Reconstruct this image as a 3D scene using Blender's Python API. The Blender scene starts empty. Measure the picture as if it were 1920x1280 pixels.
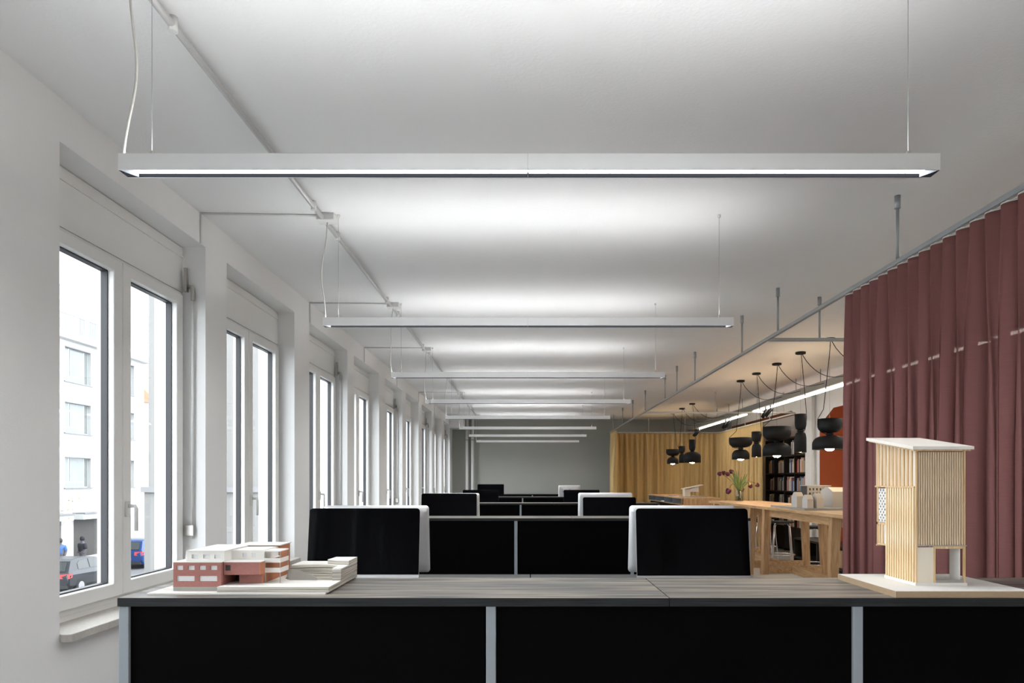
import bpy, bmesh, math, random
from mathutils import Vector, Matrix
R = random.Random(7)
PI = math.pi
scene = bpy.context.scene
C = scene.collection

# ------------------------------------------------------------------ camera, sky, exposure
EYE = 1.40
cd = bpy.data.cameras.new('camera'); cam = bpy.data.objects.new('camera', cd); C.objects.link(cam)
cam.location = (0, 0, EYE); cam.rotation_euler = (PI / 2, 0, 0)
cd.sensor_width = 36; cd.lens = 24; cd.shift_x = -29 / 1920; cd.shift_y = 262 / 1920
cd.clip_start = 0.05; cd.clip_end = 400
scene.camera = cam
w = bpy.data.worlds.new('overcast_sky'); scene.world = w; w.use_nodes = True
bg = w.node_tree.nodes['Background']; bg.inputs[0].default_value = (0.90, 0.95, 1.0, 1); bg.inputs[1].default_value = 2.8
vs = scene.view_settings
vs.view_transform = 'Standard'; vs.look = 'None'; vs.exposure = 1.44; vs.gamma = 1.0; vs.use_curve_mapping = False
UP_LIGHT, DOWN_LIGHT, STRIP_LIGHT, BULB_LIGHT, BULB_UP = 10.4, 16.0, 10.0, 50.0, 42.0
cy = scene.cycles
cy.max_bounces = 6; cy.diffuse_bounces = 4; cy.glossy_bounces = 3; cy.transmission_bounces = 3; cy.transparent_max_bounces = 10
cy.adaptive_threshold = 0.02; cy.use_light_tree = False
cy.caustics_reflective = False; cy.caustics_refractive = False

# ------------------------------------------------------------------ materials
MATS = {}
def mat(name, col, rough=0.5, metal=0.0, noise=0.05, scale=12.0, bump=0.0, bscale=60.0, emit=0.0, spec=0.5, stretch=None):
    if name in MATS: return MATS[name]
    m = bpy.data.materials.new(name); m.use_nodes = True; MATS[name] = m
    nt = m.node_tree; b = nt.nodes['Principled BSDF']
    b.inputs['Base Color'].default_value = (*col, 1); b.inputs['Roughness'].default_value = rough
    b.inputs['Metallic'].default_value = metal; b.inputs['Specular IOR Level'].default_value = spec
    tc = nt.nodes.new('ShaderNodeTexCoord'); src = tc.outputs['Object']
    if stretch:
        mp = nt.nodes.new('ShaderNodeMapping'); mp.inputs['Scale'].default_value = stretch
        nt.links.new(src, mp.inputs['Vector']); src = mp.outputs['Vector']
    if noise > 0:
        n = nt.nodes.new('ShaderNodeTexNoise'); n.inputs['Scale'].default_value = scale; n.inputs['Detail'].default_value = 4
        nt.links.new(src, n.inputs['Vector'])
        mx = nt.nodes.new('ShaderNodeMix'); mx.data_type = 'RGBA'
        mx.inputs[6].default_value = (*[c * (1 - noise) for c in col], 1); mx.inputs[7].default_value = (*[min(1, c * (1 + noise)) for c in col], 1)
        nt.links.new(n.outputs['Fac'], mx.inputs[0]); nt.links.new(mx.outputs[2], b.inputs['Base Color'])
    if bump > 0:
        n2 = nt.nodes.new('ShaderNodeTexNoise'); n2.inputs['Scale'].default_value = bscale; n2.inputs['Detail'].default_value = 3
        nt.links.new(tc.outputs['Object'], n2.inputs['Vector'])
        bp = nt.nodes.new('ShaderNodeBump'); bp.inputs['Strength'].default_value = bump; bp.inputs['Distance'].default_value = 0.01
        nt.links.new(n2.outputs['Fac'], bp.inputs['Height']); nt.links.new(bp.outputs['Normal'], b.inputs['Normal'])
    if emit > 0:
        b.inputs['Emission Color'].default_value = (*col, 1); b.inputs['Emission Strength'].default_value = emit
    return m

def wood(name, dark, light, scale=(1.5, 22, 22), rough=0.45, dist=2.5, lo=0.35, hi=0.68, nscale=3.0):
    if name in MATS: return MATS[name]
    m = bpy.data.materials.new(name); m.use_nodes = True; MATS[name] = m
    nt = m.node_tree; b = nt.nodes['Principled BSDF']; b.inputs['Roughness'].default_value = rough; b.inputs['Specular IOR Level'].default_value = 0.35
    tc = nt.nodes.new('ShaderNodeTexCoord'); mp = nt.nodes.new('ShaderNodeMapping'); mp.inputs['Scale'].default_value = scale
    nt.links.new(tc.outputs['Object'], mp.inputs['Vector'])
    n = nt.nodes.new('ShaderNodeTexNoise'); n.inputs['Scale'].default_value = nscale; n.inputs['Detail'].default_value = 6
    n.inputs['Distortion'].default_value = dist; nt.links.new(mp.outputs['Vector'], n.inputs['Vector'])
    cr = nt.nodes.new('ShaderNodeValToRGB')
    cr.color_ramp.elements[0].position = lo; cr.color_ramp.elements[0].color = (*dark, 1)
    cr.color_ramp.elements[1].position = hi; cr.color_ramp.elements[1].color = (*light, 1)
    nt.links.new(n.outputs['Fac'], cr.inputs['Fac']); nt.links.new(cr.outputs['Color'], b.inputs['Base Color'])
    return m

def glass(name, tint=(1, 1, 1), refl=0.06):
    m = bpy.data.materials.new(name); m.use_nodes = True; MATS[name] = m
    nt = m.node_tree; nt.nodes.remove(nt.nodes['Principled BSDF']); out = nt.nodes['Material Output']
    t = nt.nodes.new('ShaderNodeBsdfTransparent'); t.inputs[0].default_value = (*tint, 1)
    g = nt.nodes.new('ShaderNodeBsdfGlossy'); g.inputs['Roughness'].default_value = 0.0
    mx = nt.nodes.new('ShaderNodeMixShader'); mx.inputs[0].default_value = refl
    nt.links.new(t.outputs[0], mx.inputs[1]); nt.links.new(g.outputs[0], mx.inputs[2]); nt.links.new(mx.outputs[0], out.inputs[0])
    return m

def cloth(name, col, sheer=0.03, trans=0.25, wscale=900.0):
    m = bpy.data.materials.new(name); m.use_nodes = True; MATS[name] = m
    nt = m.node_tree; b = nt.nodes['Principled BSDF']; out = nt.nodes['Material Output']
    b.inputs['Roughness'].default_value = 0.9; b.inputs['Specular IOR Level'].default_value = 0.1
    tc = nt.nodes.new('ShaderNodeTexCoord'); n = nt.nodes.new('ShaderNodeTexNoise')
    mp = nt.nodes.new('ShaderNodeMapping'); mp.inputs['Scale'].default_value = (3, 3, 120)
    nt.links.new(tc.outputs['Object'], mp.inputs['Vector']); nt.links.new(mp.outputs['Vector'], n.inputs['Vector'])
    n.inputs['Scale'].default_value = 4; n.inputs['Detail'].default_value = 3
    mx = nt.nodes.new('ShaderNodeMix'); mx.data_type = 'RGBA'
    mx.inputs[6].default_value = (*[c * .88 for c in col], 1); mx.inputs[7].default_value = (*[c * 1.12 for c in col], 1)
    nt.links.new(n.outputs['Fac'], mx.inputs[0]); nt.links.new(mx.outputs[2], b.inputs['Base Color'])
    tl = nt.nodes.new('ShaderNodeBsdfTranslucent'); nt.links.new(mx.outputs[2], tl.inputs[0])
    m1 = nt.nodes.new('ShaderNodeMixShader'); m1.inputs[0].default_value = trans
    nt.links.new(b.outputs[0], m1.inputs[1]); nt.links.new(tl.outputs[0], m1.inputs[2])
    tr = nt.nodes.new('ShaderNodeBsdfTransparent'); m2 = nt.nodes.new('ShaderNodeMixShader'); m2.inputs[0].default_value = sheer
    nt.links.new(m1.outputs[0], m2.inputs[1]); nt.links.new(tr.outputs[0], m2.inputs[2]); nt.links.new(m2.outputs[0], out.inputs[0])
    return m

def brick_mat():
    m = bpy.data.materials.new('printed_brick'); m.use_nodes = True; MATS['printed_brick'] = m
    nt = m.node_tree; b = nt.nodes['Principled BSDF']; b.inputs['Roughness'].default_value = 0.8
    tc = nt.nodes.new('ShaderNodeTexCoord'); mp = nt.nodes.new('ShaderNodeMapping'); mp.inputs['Rotation'].default_value = (PI / 2, 0, 0)
    br = nt.nodes.new('ShaderNodeTexBrick'); br.inputs['Scale'].default_value = 110
    br.inputs['Color1'].default_value = (0.33, 0.125, 0.105, 1); br.inputs['Color2'].default_value = (0.38, 0.155, 0.13, 1); br.inputs['Mortar'].default_value = (0.43, 0.22, 0.19, 1)
    nt.links.new(tc.outputs['Object'], mp.inputs['Vector']); nt.links.new(mp.outputs['Vector'], br.inputs['Vector'])
    nt.links.new(br.outputs['Color'], b.inputs['Base Color']); return m

WHITE = mat('white_plaster', (0.88, 0.88, 0.875), 0.85, noise=0.012, scale=3, bump=0.08, bscale=140)
CEIL = mat('ceiling_plaster', (0.88, 0.88, 0.875), 0.9, noise=0.015, scale=2, bump=0.12, bscale=70)
GREYW = mat('grey_green_paint', (0.40, 0.41, 0.38), 0.85, noise=0.03, scale=2)
FLOOR = mat('polished_pale_floor', (0.58, 0.58, 0.57), 0.18, noise=0.06, scale=1.5)
TERRA = mat('terracotta_paint', (0.52, 0.145, 0.052), 0.8, noise=0.03, scale=3)
FRAME = mat('white_window_frame', (0.86, 0.86, 0.84), 0.35, noise=0.02)
GASKET = mat('dark_gasket', (0.03, 0.03, 0.035), 0.5, noise=0.1)
GLASS = glass('window_glass', (0.97, 0.98, 0.98), 0.05)
STONE = mat('sill_stone', (0.55, 0.52, 0.48), 0.5, noise=0.2, scale=70)
STEEL = mat('grey_powder_steel', (0.27, 0.30, 0.33), 0.45, noise=0.03)
RAILM = mat('grey_rail_metal', (0.36, 0.38, 0.39), 0.4, 0.3, noise=0.03)
CHROME = mat('mirror_aluminium', (0.93, 0.935, 0.94), 0.28, 1.0, noise=0.0)
CAPM = mat('dark_grey_cap', (0.05, 0.055, 0.065), 0.6, noise=0.05, spec=0.2)
MIRRORDARK = mat('painted_dark_reflection', (0.004, 0.0042, 0.005), 0.8, 0.0, noise=0.1, scale=4, spec=0.0)  # black stands in for the dark room mirrored in the chrome reflector
TUBE = mat('chrome_tube', (0.75, 0.75, 0.75), 0.15, 1.0, noise=0.02)
NICKEL = mat('nickel', (0.5, 0.48, 0.45), 0.35, 0.9, noise=0.05)
BLACKP = mat('black_panel', (0.0016, 0.0013, 0.0015), 0.5, noise=0.15, spec=0.03)
BLACKM = mat('black_lacquer', (0.008, 0.009, 0.010), 0.6, noise=0.1, spec=0.3)
BLACKW = wood('black_stained_wood', (0.008, 0.007, 0.006), (0.03, 0.025, 0.022), (20, 20, 2))
ALU = mat('silver_aluminium', (0.80, 0.80, 0.81), 0.38, 0.55, noise=0.02)
SCREEN = mat('black_screen_glass', (0.002, 0.002, 0.003), 0.05, noise=0.0, spec=0.07)
BEZEL = mat('black_plastic', (0.012, 0.012, 0.013), 0.4, noise=0.1)
PLYTOP = wood('stained_plywood_face', (0.072, 0.074, 0.079), (0.31, 0.265, 0.215), (0.8, 15, 1.0), 0.42, 1.0, 0.42, 0.62, 2.6)
PLYEDGE = wood('stained_plywood_edge', (0.004, 0.005, 0.006), (0.020, 0.022, 0.025), (4, 4, 190), 0.65, 0.3, 0.35, 0.7, 2.0)
DESKM = mat('grey_desk_linoleum', (0.11, 0.11, 0.11), 0.4, noise=0.05)
OAK = wood('oak_planks', (0.48, 0.28, 0.13), (0.70, 0.46, 0.25), (9, 0.9, 9), 0.4, 1.5)
OAKX = wood('oak_cross', (0.44, 0.25, 0.115), (0.64, 0.41, 0.22), (9, 9, 0.9), 0.45, 1.5)
CARD = mat('white_card', (0.80, 0.78, 0.745), 0.85, noise=0.03, scale=40)
GREYCARD = mat('grey_card', (0.36, 0.34, 0.31), 0.9, noise=0.12, scale=60)
LAYER = wood('cardboard_layers', (0.20, 0.18, 0.155), (0.66, 0.62, 0.55), (2, 2, 170), 0.9, 0.2, 0.36, 0.58, 2.0)
BRICK = brick_mat()
BRICKSIDE = mat('orange_brick_side', (0.48, 0.19, 0.10), 0.8, noise=0.06, scale=60)
PALEWOOD = wood('pale_model_wood', (0.58, 0.37, 0.18), (0.80, 0.60, 0.37), (60, 60, 3), 0.6, 0.5)
TANWOOD = wood('tan_model_wood', (0.66, 0.50, 0.33), (0.88, 0.72, 0.52), (60, 60, 3), 0.6, 0.5)
SLATW = wood('light_slat_wood', (0.86, 0.66, 0.38), (0.95, 0.82, 0.60), (60, 60, 3), 0.6, 0.5)
HONEY = wood('honey_panel_wood', (0.58, 0.36, 0.15), (0.74, 0.50, 0.25), (60, 60, 3), 0.6, 0.5)
DARKT = wood('brown_panel_wood', (0.26, 0.17, 0.10), (0.42, 0.29, 0.18), (60, 60, 3), 0.7, 0.5)
CREAM = mat('cream_board', (0.80, 0.72, 0.60), 0.7, noise=0.02)
TANEDGE = mat('tan_fibreboard_edge', (0.38, 0.27, 0.17), 0.8, noise=0.1, scale=80)
REDCLOTH = cloth('dusty_red_curtain_cloth', (0.27, 0.118, 0.112), 0.09, 0.12)
YELCLOTH = cloth('mustard_curtain_cloth', (0.80, 0.61, 0.31), 0.05, 0.25)
TAPE = mat('white_curtain_tape', (0.75, 0.72, 0.68), 0.8)
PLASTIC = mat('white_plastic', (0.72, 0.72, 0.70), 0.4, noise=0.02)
CONDUIT = mat('grey_conduit', (0.55, 0.55, 0.54), 0.35, 0.3, noise=0.02)
WIRE = mat('thin_steel_wire', (0.3, 0.3, 0.3), 0.4, 0.3, noise=0.0)
CORD = mat('black_cord', (0.02, 0.018, 0.016), 0.7)
CORDW = mat('pale_cord', (0.58, 0.56, 0.52), 0.6)
UPM = mat('uplight_diffuser', (0.98, 0.99, 1.0), 0.5, noise=0, emit=UP_LIGHT)
DNM = mat('downlight_diffuser', (0.98, 0.99, 1.0), 0.5, noise=0, emit=DOWN_LIGHT)
STRIPM = mat('light_strip_diffuser', (1.0, 0.90, 0.78), 0.5, noise=0, emit=STRIP_LIGHT)
BULBM = mat('warm_bulb', (1.0, 0.74, 0.45), 0.5, noise=0, emit=BULB_LIGHT)
BULBUP = mat('warm_upward_bulb', (1.0, 0.72, 0.42), 0.5, noise=0, emit=BULB_UP)

# ------------------------------------------------------------------ mesh builder (all geometry in world coordinates)
class MB:
    def __init__(s): s.v = []; s.f = []; s.mi = []; s.cur = 0; s.sm = []
    def _add(s, vs_, fs, smooth=False):
        o = len(s.v); s.v += [tuple(p) for p in vs_]
        for f in fs: s.f.append([o + i for i in f]); s.mi.append(s.cur); s.sm.append(smooth)
        return s
    def box(s, x0, x1, y0, y1, z0, z1):
        return s._add([(x0,y0,z0),(x1,y0,z0),(x1,y1,z0),(x0,y1,z0),(x0,y0,z1),(x1,y0,z1),(x1,y1,z1),(x0,y1,z1)],
                      [(0,3,2,1),(4,5,6,7),(0,1,5,4),(1,2,6,5),(2,3,7,6),(3,0,4,7)])
    def hexa(s, p): return s._add(p, [(0,3,2,1),(4,5,6,7),(0,1,5,4),(1,2,6,5),(2,3,7,6),(3,0,4,7)])
    def tube(s, pts, r, n=8, caps=True, smooth=True):
        pts = [Vector(p) for p in pts]; rr = r if isinstance(r, (list, tuple)) else [r] * len(pts)
        rings = []; prev = None
        for i, p in enumerate(pts):
            t = (pts[min(i + 1, len(pts) - 1)] - pts[max(i - 1, 0)]).normalized()
            if prev is None:
                a = Vector((0, 0, 1)) if abs(t.z) < 0.9 else Vector((1, 0, 0)); u = t.cross(a).normalized()
            else: u = (prev - t * prev.dot(t)).normalized()
            prev = u; v = t.cross(u)
            rings.append([p + (u * math.cos(2 * PI * k / n) + v * math.sin(2 * PI * k / n)) * rr[i] for k in range(n)])
        vv = [q for ring in rings for q in ring]; ff = []
        for i in range(len(pts) - 1):
            for k in range(n): ff.append((i*n+k, i*n+(k+1)%n, (i+1)*n+(k+1)%n, (i+1)*n+k))
        s._add(vv, ff, smooth)
        if caps:
            o = len(s.v) - len(vv)
            s.f.append([o + k for k in range(n)][::-1]); s.mi.append(s.cur); s.sm.append(False)
            s.f.append([o + (len(pts)-1)*n + k for k in range(n)]); s.mi.append(s.cur); s.sm.append(False)
        return s
    def lathe(s, cx, cy, prof, n=24, smooth=True):
        vv = []; ff = []
        for (r, z) in prof:
            for k in range(n): vv.append((cx + r * math.cos(2*PI*k/n), cy + r * math.sin(2*PI*k/n), z))
        for i in range(len(prof) - 1):
            for k in range(n): ff.append((i*n+k, i*n+(k+1)%n, (i+1)*n+(k+1)%n, (i+1)*n+k))
        return s._add(vv, ff, smooth)
    def prism(s, poly, fn, a0, a1, sides=None):
        n = len(poly); vv = [fn(u, v, a0) for u, v in poly] + [fn(u, v, a1) for u, v in poly]
        o = len(s.v); s.v += [tuple(p) for p in vv]
        s.f.append([o + i for i in range(n)][::-1]); s.mi.append(s.cur); s.sm.append(False)
        s.f.append([o + n + i for i in range(n)]); s.mi.append(s.cur); s.sm.append(False)
        for i in range(n):
            s.f.append([o + i, o + (i+1) % n, o + n + (i+1) % n, o + n + i]); s.sm.append(False)
            s.mi.append(sides(i) if sides else s.cur)
        return s
    def gridwall(s, us, vs_, hole, fn, a0, a1):
        idx = {}; vv = []
        def V(i, j, k):
            if (i, j, k) not in idx: idx[(i, j, k)] = len(vv); vv.append(fn(us[i], vs_[j], (a0, a1)[k]))
            return idx[(i, j, k)]
        nu, nv = len(us) - 1, len(vs_) - 1; ff = []
        solid = lambda i, j: 0 <= i < nu and 0 <= j < nv and not hole(i, j)
        for i in range(nu):
            for j in range(nv):
                if not solid(i, j): continue
                ff.append((V(i,j,0), V(i,j+1,0), V(i+1,j+1,0), V(i+1,j,0))); ff.append((V(i,j,1), V(i+1,j,1), V(i+1,j+1,1), V(i,j+1,1)))
                if not solid(i-1, j): ff.append((V(i,j,0), V(i,j,1), V(i,j+1,1), V(i,j+1,0)))
                if not solid(i+1, j): ff.append((V(i+1,j,0), V(i+1,j+1,0), V(i+1,j+1,1), V(i+1,j,1)))
                if not solid(i, j-1): ff.append((V(i,j,0), V(i+1,j,0), V(i+1,j,1), V(i,j,1)))
                if not solid(i, j+1): ff.append((V(i,j+1,0), V(i,j+1,1), V(i+1,j+1,1), V(i+1,j+1,0)))
        return s._add(vv, ff)
    def build(s, name, m, parent=None, bevel=0.0, fix=False):
        me = bpy.data.meshes.new(name)
        if parent is not None: off = Vector(WORLD[parent.name])
        else:
            xs = [p[0] for p in s.v]; ys = [p[1] for p in s.v]; zs = [p[2] for p in s.v]
            off = Vector(((min(xs) + max(xs)) / 2, (min(ys) + max(ys)) / 2, min(zs)))
        me.from_pydata([tuple(Vector(p) - off) for p in s.v], [], s.f)
        ms = m if isinstance(m, (list, tuple)) else [m]
        for k in ms: me.materials.append(k)
        me.polygons.foreach_set('material_index', s.mi); me.polygons.foreach_set('use_smooth', s.sm)
        if True:
            bm = bmesh.new(); bm.from_mesh(me); bmesh.ops.recalc_face_normals(bm, faces=bm.faces); bm.to_mesh(me); bm.free()
        me.update()
        o = bpy.data.objects.new(name, me); C.objects.link(o)
        if parent is not None: o.parent = parent; WORLD[o.name] = off
        else: o.location = off; WORLD[o.name] = off
        if bevel > 0:
            b = o.modifiers.new('bevel', 'BEVEL'); b.width = bevel; b.segments = 2; b.limit_method = 'ANGLE'
        return o
WORLD = {}
def tag(o, label=None, cat=None, group=None, kind=None):
    if label: o['label'] = label
    if cat: o['category'] = cat
    if group: o['group'] = group
    if kind: o['kind'] = kind
    return o
def thing(name, loc, label=None, cat=None, group=None, kind=None):
    o = bpy.data.objects.new(name, None); C.objects.link(o); o.location = loc; o.empty_display_size = 0.1
    WORLD[o.name] = Vector(loc); return tag(o, label, cat, group, kind)
def copy_tree(o, parent=None, mats=None):
    c = o.copy(); C.objects.link(c); c.parent = parent
    for ch in list(o.children): copy_tree(ch, c)
    return c
def move_copy(o, delta, label=None):
    c = copy_tree(o); c.location = o.location + Vector(delta)
    if label: c['label'] = label
    return c
def B(x0, x1, y0, y1, z0, z1): return MB().box(x0, x1, y0, y1, z0, z1)
XYZ = lambda u, v, a: (u, a, v)      # wall facing y : u = x, v = z
YZX = lambda u, v, a: (a, u, v)      # wall facing x : u = y, v = z
XYZf = lambda u, v, a: (u, v, a)     # floor-like prism
ORD = ['nearest', 'second', 'third', 'fourth', 'fifth', 'sixth', 'seventh', 'eighth', 'ninth', 'tenth']

# ------------------------------------------------------------------ the room
WL, WR, CZ, BACK, FRONT = -1.914, 5.2, 2.97, 17.4, -2.6
WT = -2.21
def struct(o, label=None): o['kind'] = 'structure'; o['label'] = label or o.name; return o
struct(B(WT, 6.1, FRONT - .2, BACK + .25, -0.2, 0).build('floor', FLOOR), 'pale polished floor of the office')
struct(B(WT, 6.1, FRONT - .2, BACK + .25, CZ, CZ + .25).build('ceiling', CEIL), 'white plaster ceiling with soft light bands')
struct(B(WT, 6.1, BACK, BACK + .25, 0, CZ).build('wall_back', GREYW), 'grey green painted end wall')
struct(B(WT, 6.1, FRONT - .2, FRONT, 0, CZ).build('wall_front', WHITE), 'white wall behind the photographer')
WY = [-1.95, -0.40, 1.145, 2.793, 4.344, 5.99, 7.54, 9.175, 10.73, 12.38, 13.93, 15.58]; WW = 1.265
Z0, Z1 = 0.775, 2.79
us = [FRONT]; holes = set()
for y in WY: holes.add(len(us)); us += [y, y + WW]
us.append(BACK)
mb = MB(); mb.gridwall(us, [0, Z0 - .03, Z1, CZ], lambda i, j: (i in holes and j == 1), YZX, WL, WT)
struct(mb.build('wall_left', WHITE), 'white window wall with deep piers')
# right wall : one outline with two chamfered niches
prof = [(FRONT, 0), (9.4, 0), (9.4, 2.39), (9.95, 2.65), (11.6, 2.65), (12.15, 2.39), (12.15, 0), (12.78, 0), (12.78, 2.53), (13.45, 2.79),
        (BACK - .02, 2.79), (BACK - .02, 0), (BACK, 0), (BACK, CZ), (FRONT, CZ)]
lin = {1, 2, 3, 4, 5, 7, 8, 9, 10}
mb = MB(); mb.prism(prof, YZX, WR, WR + .42, sides=lambda i: 1 if i in lin else 0)
struct(mb.build('wall_right', [WHITE, TERRA]), 'white side wall with terracotta lined chamfered niches')
mb = B(WR + .42, WR + .6, 12.4, BACK, 0, CZ); struct(mb.build('wall_right', WHITE), 'white back of the bookcase niche')
mb = B(WR + .42, WR + .6, FRONT, 12.4, 0, CZ); struct(mb.build('wall_right', TERRA), 'terracotta back of the near niche')
struct(B(WR - .015, WR, FRONT, 9.4, 0, .08).build('baseboard_right', BLACKM), 'dark skirting board')
struct(B(WR - .015, WR, 12.16, 12.77, 0, .08).build('baseboard_right', BLACKM), 'dark skirting at the white pier')
struct(B(WL, WL + .33, 16.85, BACK, 2.72, CZ).build('trim_1', WHITE), 'boxed beam end in the far window corner')
for i, x in enumerate((-1.53, -1.39)):
    t = thing('heating_pipe', (x, 17.28, 0), ['left', 'right'][i] + ' one of two pale heating pipes by the far end wall', 'pipe', 'vertical heating pipes')
    MB().tube([(x, 17.28, 0.0), (x, 17.28, CZ)], 0.036, 14).build('pipe', PLASTIC, t)
    MB().tube([(x, 17.28, 2.43), (x, 17.28, 2.46)], 0.045, 14).build('clamp', NICKEL, t)
tag(MB().tube([(5.15, 12.3, 0.0), (5.15, 12.3, CZ)], 0.03, 12).build('heating_pipe', PLASTIC), 'thin white pipe in front of the pier beside the bookcase', 'pipe')

# windows
def ring(x0, x1, y0, y1, z0, z1, wl, wr, wb, wt):
    mb = MB(); mb.gridwall([y0, y0 + wl, y1 - wr, y1], [z0, z0 + wb, z1 - wt, z1], lambda i, j: i == 1 and j == 1, YZX, x0, x1); return mb
def make_window(n, y0):
    y1 = y0 + WW; yc = (y0 + y1) / 2
    t = thing('window_%d' % n, (-2.08, yc, Z0), 'white framed double casement window in the left wall', kind='structure')
    B(-2.14, -2.05, y0, y1, 2.52, 2.785).build('roller_box', FRAME, t)
    B(-2.05, -2.043, y0, y1, 2.725, 2.735).build('cover_strip', FRAME, t)
    ring(-2.14, -2.055, y0, y1, 0.80, 2.52, .05, .05, .055, .045).build('window_frame', FRAME, t, bevel=.003)
    B(-2.14, -2.062, y0, y1, Z0, 0.80).build('bottom_rail', FRAME, t)
    for k, (a, b) in enumerate(((y0 + .032, yc - .001), (yc + .001, y1 - .032))):
        s = ring(-2.115, -2.03, a, b, 0.832, 2.498, .072, .072, .066, .062).build('sash', FRAME, t, bevel=.005)
        ring(-2.092, -2.06, a + .070, b - .070, 0.896, 2.438, .009, .009, .009, .009).build('gasket', GASKET, s)
        B(-2.080, -2.076, a + .072, b - .072, 0.898, 2.436).build('pane', GLASS, s)
    hy = yc + .03
    h = B(-2.03, -2.018, hy - .014, hy + .014, 1.22, 1.30).build('handle', PLASTIC, t, bevel=.003)
    MB().tube([(-2.018, hy, 1.275), (-1.985, hy, 1.275), (-1.98, hy, 1.262), (-1.98, hy, 1.15)], .009, 8).build('lever', PLASTIC, h)
    mb = MB(); mb.prism([(-2.075, y0), (-2.075, y1), (-1.914, y1), (-1.90, y1 + .012), (-1.872, y1 + .012), (-1.862, y1), (-1.862, y0), (-1.872, y0 - .012), (-1.90, y0 - .012), (-1.914, y0)], XYZf, .742, Z0)
    mb.build('window_sill', STONE, t, bevel=.003)
    for yy in (y0, y1 - .03): B(-2.20, -2.15, yy + .0, yy + .022, Z0, Z1).build('shutter_guide', FRAME, t)
    B(-2.32, -2.14, y0, y1, Z0 - .04, Z0 - .005).build('outer_sill', RAILM, t)
    if n % 2 == 0:
        cy = y1 - .018
        c = thing('shutter_crank', (-2.03, cy, 1.0)); c.parent = t; c.location = Vector((-2.03, cy, 1.0)) - WORLD[t.name]
        mb = MB(); mb.prism([(cy - .012, 2.66), (cy + .004, 2.66), (cy + .014, 2.56), (cy + .014, 2.52), (cy - .012, 2.52)], YZX, -2.03, -2.012); mb.build('bracket', NICKEL, c)
        MB().tube([(-2.01, cy, 2.55), (-1.985, cy, 2.55), (-1.98, cy, 2.52), (-1.98, cy, 2.47)], .012, 8).build('joint', NICKEL, c)
        MB().tube([(-1.98, cy, 2.48), (-1.985, cy, 1.06)], .007, 8).build('rod', PLASTIC, c)
        MB().box(-2.03, -1.975, cy - .01, cy + .012, 1.08, 1.14).build('clip', NICKEL, c)
for n, y in enumerate(WY): make_window(n + 1, y)

# ------------------------------------------------------------------ ceiling conduit with junction boxes
LY = [2.0 * k for k in range(-1, 9)]
t = thing('ceiling_conduit', (-1.2, 8, CZ - .03), 'grey metal conduit running along the ceiling on the window side', 'conduit')
MB().tube([(-1.2, FRONT, CZ - .028), (-1.2, 16.6, CZ - .028)], .013, 10).build('pipe', CONDUIT, t)
for y in LY[2:]:
    yb = y + .03
    j = B(-1.235, -1.13, yb - .045, yb + .045, CZ - .042, CZ).build('junction_box', PLASTIC, t, bevel=.004)
    if y > 2.5:
        mb = MB(); mb.tube([(-1.23, yb - .01, CZ - .006), (WL + .006, yb - .04, CZ - .006)], .006, 6); mb.build('branch_cable', PLASTIC, t)
        MB().tube([(WL + .006, yb - .04, CZ - .004), (WL + .006, yb - .04, Z1 + .0)], .005, 6).build('drop_cable', PLASTIC, t)
    for dy in (-.2, .28):
        MB().tube([(-1.2, yb + dy, CZ - .05), (-1.2, yb + dy, CZ)], .016, 8).build('pipe_clip', PLASTIC, t)

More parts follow.
